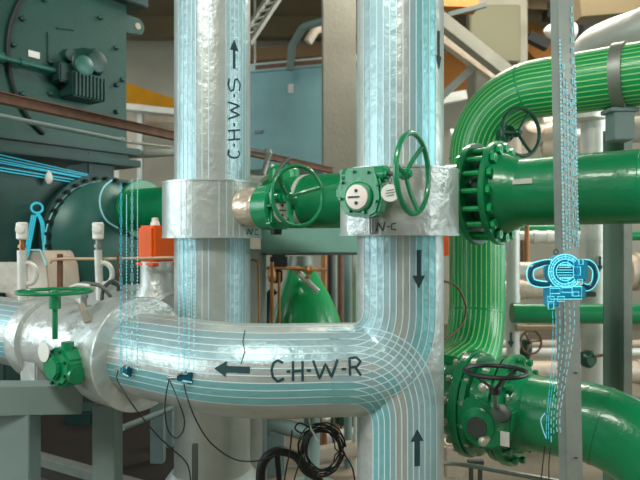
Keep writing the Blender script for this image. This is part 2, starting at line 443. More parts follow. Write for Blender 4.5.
# operator on the return riser
g = g2+m2*.385
root = thing('valve_operator', 'green valve gearbox with white dial and upright wheel on the C-H-W-R riser', 'valve operator', g, 'valve gear operators')
mb = MB()
body = [(-.105, -.02), (-.085, -.085), (-.05, -.105), (.05, -.11), (.085, -.095), (.105, -.03), (.10, .03), (.085, .085), (.075, .105), (-.075, .105), (-.08, .055), (-.115, .03)]
mb.prism(body, g+m2*.03, n2, UP, m2, .075, .010)
mb.lathe(g+m2*.02-UP*.022, m2, [(0, .068), (.02, .066), (.026, .058)], 36)
mb.cyl(g+n2*(-.09)+UP*.075-m2*.01, g+n2*.11+UP*.075-m2*.01, .036); mb.cyl(g+n2*.09+UP*.075, g+n2*.125+UP*.075, .024)
mb.box(g-n2*.105-m2*.005, n2*.02, m2*.02, UP*.022, .006)
gb = mb.build('gearbox', GREEN, root)
gd = g-UP*.022+n2*.0; mb = MB().lathe(gd+m2*.045, m2, [(0, .052), (.009, .052), (.011, .046)], 32)
mb.use(1).box(gd+m2*.058-n2*.012, n2*.028, UP*.003, m2*.002)
for dz in (.026, -.026): mb.lathe(gd+m2*.055+UP*dz, m2, [(0, .007), (.006, .007)], 10)
mb.build('dial', [DIALM, INK], root)
bolt_ring(gb, g+m2*.035, m2, .092, 8, .02, .007, GREEN, a0=.3)
wc = P(413, 173.5, 2.56); wn = n2
hc = wc-wn*.035
mb = MB().cyl(g+n2*.11+UP*.075, hc, .0095, seg=16).cyl(hc-wn*.05, hc, .018); mb.build('shaft', STEELD, root)
mb = MB(); wheel(mb, wc, wn, .166, .0115, .035, 3, PI+.35, .024); mb.build('handwheel', GREEN, root)
tg = P(390, 193, 2.58)
mb = MB().lathe(tg, (-.15, -1, 0), [(0, .036), (.0012, .037), (.0024, .036)], 28)
mb.use(1)
for k in range(3): mb.box(tg+V((0, -.004, .012-.011*k)), (.02-.004*abs(k-1), -.003, .003), (0, .0006, 0), (0, 0, .0012))
mb.tube(smooth([tg+UP*.034, tg+V((-.008, 0, .06)), P(390, 176, 2.59), tg+V((.006, 0, .055)), tg+UP*.034], 5), .0014, 6)
tag(mb.build('round_tag', [WHITEP, INK]), 'white round tag wired to the shaft beside the upright green wheel', 'tag')

# operator on the supply riser
g = V((AX, AY, CZ+.185))+m1*.505; m3 = m1; nn = V((.58, -.815, 0)).normalized()
root = thing('valve_operator', 'green valve gearbox with side dial and round wheel on the C-H-W-S riser', 'valve operator', g, 'valve gear operators')
mb = MB().lathe(g-m3*.085, m3, [(0, .115), (.01, .128), (.12, .128), (.13, .115)], 36)
sd = V((.6, .8, 0))
mb.prism([(-.10, -.09), (-.06, -.125), (.06, -.125), (.10, -.08), (.10, .07), (.075, .13), (-.075, .13), (-.10, .09)], g+m3*.055, sd, UP, m3, .05, .010)
mb.cyl(g+UP*.04-sd*.10+m3*.03, g+UP*.04+sd*.12+m3*.03, .04)
gb = mb.build('gearbox', GREEN, root)
mb = MB().lathe(g+m3*.055-sd*.01-UP*.02, m3, [(0, .066), (.006, .066), (.008, .058)], 30)
mb.use(1).box(g+m3*.066-sd*.01-UP*.02, sd*.03, UP*.003, m3*.002)
for dz in (.028, -.028): mb.lathe(g+m3*.062+UP*(dz-.02)-sd*.01, m3, [(0, .008), (.005, .008)], 10)
mb.build('dial', [DIALM, INK], root)
MB().lathe(g-UP*.155+m3*.01, UP, [(0, .03), (.04, .035)], 20).build('drain_plug', BLACK, root)
bolt_ring(gb, g+m3*.055, m3, .108, 6, .02, .008, GREEN, a0=.5)
wc = P(298, 196, 3.30)
hb = wc-nn*.11-V((.02, 0, 0))
mb = MB().tube([g+UP*.04+m3*.05, hb], .012, 14).cyl(hb-nn*.05, hb, .022); mb.build('shaft', GREEN, root)
mb = MB(); wheel(mb, wc, nn, .160, .0115, .10, 3, .87, .028, sr=.012); mb.build('handwheel', GREEN, root)

def onplane(px, py, Q, N):
    d = V(((px-320)/F, 1, -(py-240)/F)); return CAM+d*((Q-CAM).dot(N)/d.dot(N))
N1 = V((.8, -.6, 0)); D2 = E2

# ------------------------------------------------------------------ teal machine, upper left
Q = V((-1.712, 5.5, CZ))
def fc(px, py, off=0): return onplane(px, py, Q+N1*off, N1)
def fxz(px, py): p = fc(px, py); return ((p-Q).dot(D2), p.z-CZ)
root = thing('chiller', 'large dark teal machine housing with a ribbed actuator and oval cover, upper left', 'machine', (-2.6, 5.6, 0))
zt, zbm = CZ+2.10, CZ+.80
def slab(mb, s0, s1, z0, z1, d0, d1, bev=0):             # along D2 from s0 to s1, depth along N1 from d0 to d1
    c = Q+D2*((s0+s1)/2)+N1*((d0+d1)/2); c.z = (z0+z1)/2
    return mb.box(c, D2*((s1-s0)/2), N1*((d1-d0)/2), UP*((z1-z0)/2), bev)
slab(MB(), -1.9, 0, zbm, zt, -2.2, 0, .01).build('housing', TEAL, root)
mb = slab(MB(), -1.9, .16, zt-.02, zt+.14, -2.2, .10, .01); slab(mb, -1.9, .10, zbm-.05, zbm+.01, -2.2, .07, .005)
slab(mb, -1.9, .06, zbm-.16, zbm-.10, -2.2, .12, .005); slab(mb, -1.9, 0, zbm-.11, zbm-.04, -2.2, .03)
mb.build('housing_rim', TEALD, root)
lo = fc(137, 21, -.03)
c_ = Q+V((0, 0, 0))
s0, z0 = fxz(127, 24)
mb = MB().prism([(-.1, -.09), (.02, -.09)]+[(.10+.075*math.cos(a), -.0+.075*math.sin(a)) for a in [(-PI/2)+PI*k/10 for k in range(11)]]+[(.02, .075), (-.1, .09)], V((Q.x, Q.y, CZ+z0+.02))+D2*.03-N1*.02, D2, UP, N1, .05, .005)
mb.use(1).lathe(V((Q.x, Q.y, CZ+z0+.02))+D2*.13-N1*.021, N1, [(0, .03), (.006, .03)], 24)
mb.build('lifting_lug', [TEAL, WALLM], root)
arc = smooth([fc(x, y, .02) for x, y in ((30, -16), (18, 5), (10, 28), (8, 52), (11, 78), (19, 102), (30, 120), (44, 134))], 6)
MB().tube(arc, .016, 10).build('cover_gasket', RUBBER, root)
mb = MB()
mb.lathe(fc(84, 66, 0), N1, [(0, .14), (.05, .14), (.07, .12), (.16, .10), (.20, .085), (.205, .07)], 32)
cc_ = fc(83, 88, .10); mb.box(cc_, D2*.15, N1*.10, UP*.10, .012)
for k in range(9): mb.box(cc_+D2*(-.13+.0325*k)+N1*.10-UP*.005, D2*.006, N1*.016, UP*.09)
mb.box(fc(62, 74, .07), D2*.06, N1*.07, UP*.075, .012); mb.lathe(fc(68, 56, 0), N1, [(0, .055), (.05, .05)], 20)
mb.build('actuator', TEALD, root)
MB().lathe(fc(84, 66, .20), N1, [(0, .082), (.012, .082), (.02, .07)], 32).build('actuator_cap', TEALL, root)
MB().tube([fc(-14, 54, .07), fc(60, 72, .07)], .022, 12).cyl(fc(-12, 54.5, .07), fc(3, 58, .07), .04).cyl(fc(20, 62.5, .07), fc(27, 64, .07), .032).build('drive_shaft', TEALL, root)
MB().box(fc(34, 54.5, .005), D2*.045, N1*.004, UP*.025).build('data_plate', WHITEP, root)
for k, (x, y) in enumerate(((22, 19), (100, 18), (116, 48), (116, 85), (122, 80), (116, 112), (22, 94), (50, 94), (13, 45), (44, 0), (94, 51), (50, 62))):
    MB().lathe(fc(x, y, 0), N1, [(0, .022), (.02, .022), (.03, .012)], 6).build('bolt', TEALD, root)
mb = MB()
for a, b_ in (((48, 32), (48, 61)), ((57, 28), (74, 30)), ((48, 61), (58, 66))): mb.tube([fc(*a, .006), fc(*b_, .006)], .006, 6)
mb.build('conduit', TEALD, root)
mb = MB().box(V((-1.98, 5.35, CZ+.60)), D2*.13, N1*.16, UP*.14, .01); slab(mb, -.28, -.0, CZ+.5, CZ+.53, -.3, .03, .004)
mb.build('pedestal', TEALD, root)
# lower shell
sc_ = V((-1.81, 5.2, CZ-.0))
mb = MB().lathe(sc_+E1*.25, E1, [(0, .50), (2.2, .50)], 48)
mb.build('shell', TEALD, root)
pts = [fxz(x, y) for x, y in ((-60, 144), (0, 162), (108, 184), (118, 255), (70, 262), (-60, 262))]
mb = MB().prism(pts, Q+N1*.0, D2, UP, N1, .10, .008); mb.build('tube_sheet', TEALD, root)
mb = MB().lathe(sc_-E1*-.05, N1, [(0, .545), (.05, .545), (.055, .50)], 64); cf = mb.build('cover_flange', TEALD, root)
mb = MB().lathe(sc_, N1, [(0, .485), (.03, .485), (.09, .43), (.14, .32), (.16, .20)], 56); mb.build('end_cover', TEALL, root)
bolt_ring(cf, sc_+N1*.02, N1, .515, 34, .05, .016, RUBBER)
mb = MB()
for s_ in (-1.4, -.1):
    slab(mb, s_-.1, s_+.1, .0, CZ-.35, -2.1, -1.8, .01)
slab(mb, -1.9, .1, CZ-.62, CZ-.42, -2.2, -.3, .01)
mb.build('leg_frame', TEALD, root)
# lit cyan outlines carried by the machine
mb = MB()
for (a, b_) in (((-10, 156), (116, 182)), ((-10, 161), (116, 184)), ((-10, 166), (112, 186)), ((-10, 152.5), (90, 175)), ((-10, 169), (100, 186.5)), ((-10, 158.5), (100, 181))):
    mb.tube([fc(*a, .03), fc(*b_, .03)], .0048, 6)
mb.build('cyan_edge_line', CYAN, root)
arc = [(44+.0, 262), (44, 245), (46, 230), (51, 215), (60, 201), (72, 190), (86, 184), (101, 180.5)]
MB().tube(smooth([fc(x, y, .10) for x, y in arc], 6), .0075, 6).build('cyan_arc', CYANP, root)
MB().tube(smooth([fc(x, y, .30) for x, y in ((112, 180), (104, 187), (100, 198), (101, 210), (107, 221), (118, 228))], 6), .007, 6).build('cyan_arc', CYANP, root)
mb = MB().torus(fc(37, 208, .10), N1, .038, .009, 24, 6, squash=1.2)
for o_ in (-2, 0, 2):
    mb.tube([fc(34+o_, 215, .10), fc(26+o_, 257, .10)], .006, 6)
    mb.tube(smooth([fc(38+o_*.7, 214, .10), fc(42.5+o_*.7, 225, .10), fc(45+o_*.7, 257, .10)], 5), .006, 6)
mb.build('cyan_loop_marker', CYAN, root)
MB().lathe(fc(49, 184, .06), UP, [(-.0, .01), (.02, .026), (.05, .030), (.08, .02), (.105, .004)], 16).build('drop_sensor', WHITEP, root)

# ------------------------------------------------------------------ brown channel and thin pipe running away overhead
a, b_ = P(-12, 96, 3.33), P(330, 170, 6.9); b_.z = a.z
mb = MB().beam(a, b_, .05, .06, UP); mb.beam(a+V((0, 0, .027)), b_+V((0, 0, .027)), .10, .006, V((.9, -.42, 0)))
mb.beam(b_, b_-V((0, 0, b_.z)), .06, .06)
tag(mb.build('channel_beam', RUST), 'long rusty brown channel running away from the upper left past the risers', 'beam')
a, b_ = P(-12, 113.5, 3.5), P(123, 141, 4.45)
b_.z = a.z
mb = MB().tube([a, b_], .016, 12).cyl(b_-(b_-a).normalized()*.02, b_, .024)
tag(mb.build('thin_pipe', PAINTED), 'thin pale grey pipe under the rusty brown channel, ending open', 'pipe')
mb = MB().tube([P(112, 140, 6.2), P(176, 148, 7.2)], .016, 8); tag(mb.build('thin_pipe', STEEL), 'thin grey tube right of the open-ended pale pipe, leading to the C-H-W-S riser', 'pipe')
mb = MB().tube([P(104, 156.5, 6.6), P(180, 152, 6.4)], .04, 12); tag(mb.build('thin_pipe', WPIPE), 'white tube above the green pipe left of the C-H-W-S riser', 'pipe')
# horizontal pale clutter between machine body and lower shell
mb = MB().box(P(40, 166, 7.6), E2*1.0, E1*.2, UP*.10, .02).box(P(34, 156, 7.6), E2*1.0, E1*.15, UP*.03, .01)
tag(mb.build('duct', WPIPE), 'white duct seen between the teal housing and its lower shell', 'duct')

# ------------------------------------------------------------------ long green header passing behind both risers
K0 = V((.066, 4.1, CZ+.258)); KD = V((.8, -.6, 0))
def kp(t): return K0+KD*t
GR = .180
root = thing('green_header', 'wide green pipe crossing behind both silver risers, bolted flange pair right of them', 'pipe', (kp(.9).x, kp(.9).y, 0))
t_end = 3.3
mb = MB().tube(dense([kp(-2.02), kp(1.02)], .2), GR, 56, ref=UP); mb.tube([kp(-.2), kp(-.13)], GR+.004, 56, ref=UP)
mb.build('pipe', GREEN, root)
mb = MB().tube(dense([kp(1.165), kp(t_end)], .2), GR, 64, ref=UP); mb.lathe(kp(1.17), KD, [(0, .225), (.03, .222), (.10, GR+.005), (.12, GR)], 56)
mb.lathe(kp(1.86), KD, [(0, GR), (.004, GR+.003), (.10, GR+.003), (.104, GR)], 56); mb.build('pipe', GREEN, root)
MB().lathe(kp(-.20), KD, [(0, GR), (.003, GR+.006), (.035, GR+.006), (.038, GR)], 56).build('white_band', WPIPE, root)
for t_ in (1.025, 1.155):
    valve_flange(MB(), kp(t_), KD, .285, .034, 64).build('flange', GREEN, root)
MB().lathe(kp(1.04), KD, [(0, .16), (.10, .16)], 32).lathe(kp(1.07), KD, [(0, .20), (.04, .20)], 12).build('valve_body', DGREEN, root)
bolt_ring(root, kp(1.09), KD, .245, 16, .215, .027, GREEN2, 'tie_rod')
for t_ in (-.36, -1.98):
    valve_flange(MB(), kp(t_), KD, .25 if t_ < -1 else .215, .05, 56).build('flange', GREEN, root)
MB().box(kp(1.40)+Fr*GR*1.0+V((0, 0, .04))-KD*.06, KD*.05, Fr*.004, UP*.013).build('name_plate', WPIPE, root)
for t_ in (.62, 2.9):
    q = kp(t_); MB().box(V((q.x, q.y, (q.z-GR)/2)), KD*.03, E2*.03, UP*((q.z-GR)/2)).build('support', PAINTED, root)
# its handwheel operator behind the flange
gq = P(506, 134, 3.98)
root = thing('valve_operator', 'dark green handwheel behind the bolted flange pair, under the big green bend', 'valve operator', gq)
mb = MB().lathe(gq, (0, -1, 0), [(-.06, .05), (0, .055), (.04, .05), (.05, .03)], 20).tube([gq, kp(1.14)+UP*.17], .03, 12)
mb.build('gearbox', DGREEN, root)
MB().tube([gq, P(514, 133, 3.9)], .014, 10).build('shaft', DGREEN, root)
mb = MB(); wheel(mb, P(521, 132, 3.85), (.42, -.9, .05), .150, .012, .03, 3, -.5, .026); mb.build('handwheel', DGREEN, root)

# ------------------------------------------------------------------ green bend, upper right, coming down to the lower header
VX = V((1.087, 4.29, 0))
hz = CZ+.985
H0 = V((VX.x, VX.y, hz)); PR = .188
hd = .835
Lc = V((.690, 3.47, CZ-hd-.05))
path = fillet([H0+KD*2.3, H0, V((VX.x, VX.y, CZ-hd)), V((Lc.x, Lc.y, CZ-hd))+V((.02, .02, 0))], [.42, .42], 16)
path = dense(path, .06)
root = thing('green_bend', 'large green pipe bending down at upper right with pale green lines along it', 'pipe', (VX.x, VX.y, 0))
mb = MB().tube(path, PR, 56, ref=Fr)
def weld(mb, pth, px=None, py=None, r=PR):
    i = min(range(1, len(pth)-1), key=lambda j: abs(project(pth[j])[0]-px) if px else abs(project(pth[j])[1]-py)+(0 if pth[j].y > 4.0 else 999))
    d = (pth[i+1]-pth[i]).normalized(); mb.tube([pth[i]-d*.007, pth[i]+d*.007], r+.004, 56)
mb.use(1); mb.stripes(path[5:], PR, [math.radians(-80+9.8*k) for k in range(17)], .0080, Fr, .002)
mb.build('pipe', [GREEN2, GLINE], root)
for kw in ({'px': 523}, {'py': 311}, {'py': 158}):
    mb = MB(); weld(mb, path, **kw); mb.build('weld_bead', GREEN2, root)

# lower header with butterfly valve, curving down on the right
J0 = V((1.077, 3.18, CZ-.882))
def jp(t): return J0+KD*t
root = thing('lower_green_header', 'thick green pipe at lower right curving down past the steel post', 'pipe', (J0.x, J0.y, 0))
hp = dense(fillet([jp(-.02), jp(.42), jp(.80)-UP*.32, jp(.84)-UP*(CZ-.90)], [.5, .3], 10), .08)
mb = MB().tube(hp, .19, 64, ref=UP); mb.lathe(jp(-.06), KD, [(0, .215), (.03, .212), (.07, .19)], 56)
mb.build('pipe', GREEN, root)
mb = MB().tube(dense([jp(-.95), jp(-.32)], .1), .19, 56, ref=UP); mb.lathe(jp(-.34), KD, [(-.10, .19), (-.04, .215), (0, .22)], 56)
mb.build('pipe', GREEN, root)
for px in (583, 604):
    mb = MB(); i = min(range(1, len(hp)-1), key=lambda j: abs(project(hp[j])[0]-px)); d = (hp[i+1]-hp[i]).normalized(); mb.tube([hp[i]-d*.006, hp[i]+d*.006], .193, 56)
    mb.build('weld_bead', GREEN, root)
for t_, R_, th in ((-.305, .285, .045), (-.085, .285, .045)):
    fl = valve_flange(MB(), jp(t_), KD, R_, th, 64).build('flange', GREEN, root)
    tt, aa, bb_ = frame_of(KD)
    bolt_ring(fl, jp(t_), KD, .255, 14, .12, .019, GREEN if t_ > -.2 else BOLT, keep=lambda p: True)
root = thing('butterfly_valve', 'green butterfly valve body with round gear cover between the lower right flanges', 'valve', jp(-.235)-UP*.3)
mb = MB()
for t_ in (-.282, -.118-.04): mb.lathe(jp(t_), KD, [(0, .24), (.005, .27), (.035, .27), (.04, .24)], 56)
mb.lathe(jp(-.285), KD, [(0, .225), (.18, .225)], 48); mb.build('body', GREEN, root)
gv = jp(-.125)+Fr*.255-UP*.025
mb = MB().prism([(-.13, -.02), (-.10, -.09), (-.04, -.12), (.04, -.115), (.10, -.08), (.13, 0), (.135, .09), (.05, .10), (-.05, .14), (-.12, .11)], gv+Fr*.03, KD, UP, Fr, .08, .012)
mb.lathe(gv+Fr*.0-KD*.035, Fr, [(0, .085), (.035, .085), (.045, .07)], 36)
mb.build('gearbox', GREEN, root)
MB().lathe(gv+Fr*.042-KD*.035-UP*.01, Fr, [(0, .052), (.012, .05)], 32).build('gear_cover', STEELD, root)
MB().lathe(gv+Fr*.02+KD*.085+UP*.070, (-.45, -.8, .35), [(0, .042), (.045, .042), (.05, .03)], 24).build('worm_cap', STEELD, root)
MB().box(gv+Fr*.032+KD*.10-UP*.045, KD*.022, Fr*.002, UP*.035).build('name_plate', WHITEP, root)
wl = P(495, 371.5, 2.78)
hb_ = V((wl.x, wl.y, wl.z-.085))
MB().tube([hb_, gv+Fr*.03+KD*.055+UP*.09], .010, 10).build('shaft', STEEL, root)
mb = MB().torus(wl, UP, .135, .010, 48, 8)
for k in range(3):
    q = .5+2*PI*k/3; mb.tube([hb_, wl+V((math.cos(q), math.sin(q), 0))*.133], .0075, 8)
mb.lathe(hb_-UP*.02, UP, [(0, .012), (.005, .026), (.03, .026), (.035, .015)], 16)
mb.build('handwheel', BLACK, root)
for x, y in ((484, 387), (484, 441)): 
    mb = MB().lathe(P(x, y, 2.92), Fr, [(-.05, .012), (0, .022), (.02, .022), (.026, .012)], 8); mb.build('bolt', BOLT, root)

# ------------------------------------------------------------------ front steel post with the cyan transmitter
pa, pb = P(570, 240, 2.55), P(574.5, 480, 2.55)
sl = (pb.x-pa.x)/(pa.z-pb.z)
def post(z): return V((pa.x+(pa.z-z)*sl, 2.55, z))
fn = V((.30, -.954, 0)); fs = V((.954, .30, 0))
root = thing('steel_post', 'upright galvanised steel post in front of the green pipes, cyan digits down its face', 'post', post(0))
mb = MB(); t_ = (post(6.4)-post(0))
mb.beam(post(0), post(6.4), .006, .078, fn); 
for s_ in (-1, 1): mb.beam(post(0)+fs*.038*s_-fn*.022, post(6.4)+fs*.038*s_-fn*.022, .044, .005, fn)
mb.build('channel', STEEL, root)
mb = MB()
for y in (373, 458): 
    q = P(576, y, 2.545); mb.box(q+fn*.001, fs*.006, fn*.003, UP*.002)
MB.build(mb, 'slot', RUBBER, root)
MB().box(post(.01), fs*.1, fn*.1, UP*.01).build('base_plate', STEEL, root)
def digits(mb, x, z0, z1, off, h=.026, w=.011, gap=.012, th=.0024, face=None, ax=None, ay=None):
    z = z1; rnd = random.Random(int(x*1000)+int(h*1e4))
    while z-h > z0:
        if face: c = face(z-h/2)+ax*x+ay*off
        if rnd.random() < .55:
            for s_ in (-1, 1):
                mb.box(c+ax*s_*w*.42, ax*th*.55, ay*.0015, UP*(h*.5)); mb.box(c+UP*s_*(h*.5-th*.5), ax*w*.42, ay*.0015, UP*th*.5)
        else: mb.box(c, ax*th*.7, ay*.0015, UP*(h*.5)); mb.box(c-ax*w*.22+UP*h*.36, ax*w*.2, ay*.0015, UP*th*.5)
        z -= h+gap
for off, h_, z0, z1, m in ((-.036, .009, 1.86, 2.72, CYANP), (-.020, .020, 1.84, 2.62, CYANP), (-.006, .008, 1.86, 2.56, CYANP), (.013, .020, 1.86, 2.50, CYANP), (.026, .024, 1.84, 2.86, CYANP), (.036, .009, 1.86, 2.62, CYANP)):
    mb = MB(); digits(mb, off, z0, z1, .006, h=h_, w=.003+.28*h_, gap=h_*.75, th=.0020, face=post, ax=fs, ay=fn)
    mb.build('digit_column', m, root)
# transmitter: real round instrument with side handles
T = P(565, 271.5, 2.43)
root = thing('flow_transmitter', 'glowing cyan round instrument with looped handles clamped to the steel post', 'instrument', T-UP*.12)
FN = V((.05, -1, 0)).normalized(); FX = V((1, .05, 0)).normalized()
MB().lathe(T-FN*.06, FN, [(0, .055), (.01, .066), (.05, .066), (.062, .060), (.062, .050), (.056, .048)], 40).build('housing', CYANM, root)
mb = MB()
for R_, rr in ((.067, .0024), (.058, .0016), (.049, .0020), (.036, .0016)): mb.torus(T+FN*.003, FN, R_, rr, 40, 6)
for k in range(24):
    q = 2*PI*k/24; e = FX*math.cos(q)+UP*math.sin(q); mb.tube([T+FN*.004+e*.049, T+FN*.004+e*(.060 if k % 2 else .067)], .0011, 5)
mb.build('bezel_lines', GLOW, root)
mb = MB().box(T-FN*.004, FX*.034, FN*.002, UP*.024, .0); mb.build('screen', CYAND, root)
mb = MB()
for dz, wd in ((.016, .024), (.006, .030), (-.004, .030), (-.014, .026)): mb.box(T+FN*.000+UP*dz, FX*wd, FN*.001, UP*.0013)
for dz in (-.025, .025):
    for k in range(5): mb.box(T+UP*dz+FX*(-.018+.009*k), FX*.0028, FN*.001, UP*.004)
mb.build('screen_lines', GLOW, root)
def outlined(mbb, pts, r): mbb.tube(smooth(pts, 6), r, 8)
hl = [P(549, 262, 2.43), P(541, 263.5, 2.43), P(532, 267, 2.43), P(529.5, 274, 2.43), P(532, 281.5, 2.43), P(540, 284, 2.43), P(549, 284, 2.43)]
hr = [P(581, 263, 2.47), P(588, 263, 2.47), P(593.5, 268, 2.47), P(595, 276, 2.47), P(592, 284, 2.47), P(587, 287.5, 2.47), P(582, 286, 2.47)]
for hh in (hl, hr):
    hd_ = MB().tube(smooth(hh, 6), .0125, 10).build('handle', CYAND, root)
    cen = sum(hh, V((0, 0, 0)))/len(hh)
    mb = MB()
    for s_ in (-1, 1):
        mb.tube(smooth([p+V((p.x-cen.x, 0, p.z-cen.z)).normalized()*.0125*s_+V((0, -.006, 0)) for p in hh], 6), .0026, 6)
    mb.build('outline', GLOW, hd_)
mb = MB().box(P(577, 270, 2.46), FX*.028, FN*.04, UP*.042, .008).box(P(567, 292, 2.45), FX*.062, FN*.035, UP*.024, .006).box(P(551, 296, 2.45), FX*.022, FN*.03, UP*.04, .006)
mb.build('terminal_box', CYANM, root)
mb = MB()
def wire(cx, cy, Y, w_, h_, r=.0016):
    c = P(cx, cy, Y); q = [c+FX*(w_*i)+UP*(h_*j) for i, j in ((-1, -1), (1, -1), (1, 1), (-1, 1))]; mb.tube(q, r, 5, closed=True)
for a in ((571, 263, 2.412, .012, .012), (577, 271, 2.412, .014, .016), (581, 262, 2.412, .008, .010), (571, 280, 2.412, .012, .010), (580, 282, 2.412, .010, .010), (555, 291, 2.405, .020, .010),
          (567, 290, 2.405, .020, .009), (577, 291, 2.405, .019, .019), (576, 294, 2.405, .011, .008), (551, 299, 2.405, .013, .010), (561, 299, 2.405, .014, .009), (551, 306, 2.405, .011, .012), (566, 293, 2.404, .063, .024)): wire(*a)
mb.build('case_lines', GLOW, root)
MB().box(P(588, 294, 2.5), FX*.025, FN*.02, UP*.010, .003).build('clamp', STEELD, root)
MB().torus(P(556, 252, 2.47), (.3, -1, 0), .010, .003, 16, 6).build('cap_ring', STEELD, root)

# glowing strands hanging from the instrument
def strand(pts, label, dash, gap, r, m, kind='dash', grp=None):
    pts = smooth(pts, 14); mb = MB(); L = 0; acc = []; on = True; rem = dash; cur = [pts[0]]
    for a, b_ in zip(pts, pts[1:]):
        d = (b_-a).length; u = (b_-a)/d if d else b_-a; s_ = 0
        while d-s_ > rem:
            s_ += rem; cur.append(a+u*s_)
            if on and len(cur) > 1: acc.append(cur)
            on = not on; rem = dash if on else gap; cur = [a+u*s_]
        rem -= d-s_; cur.append(b_)
    for k, c in enumerate(acc):
        if kind == 'digit' and (k*7) % 5 < 3:
            mid = (c[0]+c[-1])/2; dd = (c[-1]-c[0]); mb.torus(mid, FN, r*2.4, r*.62, 12, 5, squash=1.0) if False else mb.tube([mid+V((-r*1.7, 0, dd.length*.5)), mid+V((r*1.7, 0, dd.length*.5)), mid+V((r*1.7, 0, -dd.length*.5)), mid+V((-r*1.7, 0, -dd.length*.5))], r*.62, 5, closed=True)
        else: mb.tube([c[0], c[-1]], r, 6)
    mb.use(1).tube(pts, r*.22, 5)
    return tag(mb.build('light_strand', [m, CYAND]), label, 'light strand', grp)
for j, (x0, x1, x2, x3, m) in enumerate(((549, 549, 547, 543, CYAN), (552, 552, 550, 545, CYAN), (556, 556, 553, 547.5, CYANP), (561, 561, 556, 550, CYANP), (566, 566, 560, 553, CYANP), (571, 570, 563, 556, CYANP))):
    x0 += 3; x1 += 4; x2 += 4; x3 += 4
    strand([P(x0, 302, 2.44), P(x1, 330, 2.44), P(x2, 372, 2.46), P(x3, 414, 2.48), P(x3-1+j*.4, 446-j*2, 2.48)],
           'blue-cyan dashed light strand spilling down below the round instrument', .014+.004*(j % 3) if j > 1 else .03, .012 if j > 1 else .005, .0013, m, 'dash', 'light strands below the instrument')
for x0, x1, nm in ((545, 540, 'left'), (551, 549, 'right')):
    tag(MB().tube(smooth([P(x0, 446, 2.48), P(x0-2, 462, 2.48), P(x1, 490, 2.48)], 6), .0022, 6).build('signal_wire', BLACK), 'thin black wire dropping from the light strands, the %s of the two' % nm, 'wire')
tag(MB().tube(smooth([P(545, 413, 2.47), P(541, 420, 2.47), P(543, 430, 2.47), P(546, 438, 2.47)], 6), .002, 6).build('signal_wire', CYANP), 'short pale looped wire bulging left from the light strands', 'wire')

# ------------------------------------------------------------------ second post with pipe clamp
root = thing('clamp_post', 'grey-green steel post under the clamp that holds the upper green pipe', 'post', P(617, 240, 4.15)*1-UP*CZ)
py = 4.15
def bx(mb, x0, x1, y0, y1, Y, d=.05, bev=.003):
    a = P(x0, y0, Y); b_ = P(x1, y1, Y); return mb.box(((a.x+b_.x)/2, Y+d/2, (a.z+b_.z)/2), ((b_.x-a.x)/2, 0, 0), (0, d/2, 0), (0, 0, (a.z-b_.z)/2), bev)
mb = MB(); a = P(607, 130, py); b_ = P(622, 130, py); c = P(631, 130, py)
mb.box(((a.x+b_.x)/2, py+.05, a.z/2+.1), ((b_.x-a.x)/2, 0, 0), (0, .01, 0), (0, 0, a.z/2-.1))
mb.build('web', mat('post_green_grey', (100, 126, 114), .55, .1, mott=.08), root)
mb = MB().box(((c.x+b_.x)/2, py+.03, a.z/2), ((c.x-b_.x)/2, 0, 0), (0, .05, 0), (0, 0, a.z/2), .004)
mb.build('flange_strip', STEEL, root)
MB().box((P(618, 0, py).x, py+.05, .01), (.12, 0, 0), (0, .12, 0), (0, 0, .01)).build('base_plate', STEEL, root)
i = min(range(len(path)), key=lambda j: abs(project(path[j])[0]-621) if path[j].z > CZ+.7 else 999)
pc = path[i]
mb = MB().lathe(pc-KD*.05, KD, [(.02, PR+.006), (.021, PR+.016), (.09, PR+.016), (.091, PR+.006)], 56); mb.build('pipe_clamp', STEEL, root)
mb = MB().box(pc-UP*(PR+.10), V((.062, 0, 0)), V((0, .06, 0)), UP*.10, .006).box(pc-UP*(PR+.02), V((.085, 0, 0)), V((0, .07, 0)), UP*.012, .003)
mb.build('saddle', PAINTED, root)

# ------------------------------------------------------------------ insulated valve line behind the branch, with orange actuator
Z3 = CZ-.585
R0 = V((-1.11, 4.22, Z3))
root = thing('insulated_valve_line', 'crumpled silver foil pipe lying behind the branch, under the orange actuator', 'pipe', (R0.x, R0.y, 0))
MB().tube(dense([R0+E1*2.6, R0-E1*.20], .1), .235, 48, ref=UP).build('pipe', CRUMP, root)
mb = MB().lathe(R0-UP*.02, UP, [(.10, .17), (.22, .15), (.30, .112), (.46, .108)], 36); mb.build('stem_jacket', CRUMP, root)
mb = MB().lathe(R0+E1*.22, E1, [(0, .235), (.01, .275), (.10, .27), (.12, .235)], 48).lathe(R0+E1*.62, E1, [(0, .235), (.02, .262), (.09, .258), (.11, .235)], 48)
mb.build('jacket_ring', CRUMP, root)
zz = CZ-.065
def jb(px, Y, z): p = P(px, 240, Y); return V((p.x, Y, z))
a = R0+E1*1.10
mb = MB()
mb.prism([(-.95, -.22), (.16, -.22), (.27, -.20), (.16, .40), (.08, .505), (-.95, .505)], V((a.x, a.y, Z3))+Fr*.26, -E1, UP, Fr, .26, .012)
mb.build('valve_box_jacket', BEIGE, root)
mb = MB(); mb.tube([V((a.x, a.y, Z3+.51))+Fr*.265-E1*(-.95), V((a.x, a.y, Z3+.51))+Fr*.265-E1*.08, V((a.x, a.y, Z3+.40))+Fr*.265-E1*.165], .006, 6); mb.build('jacket_edge', CYANP, root)

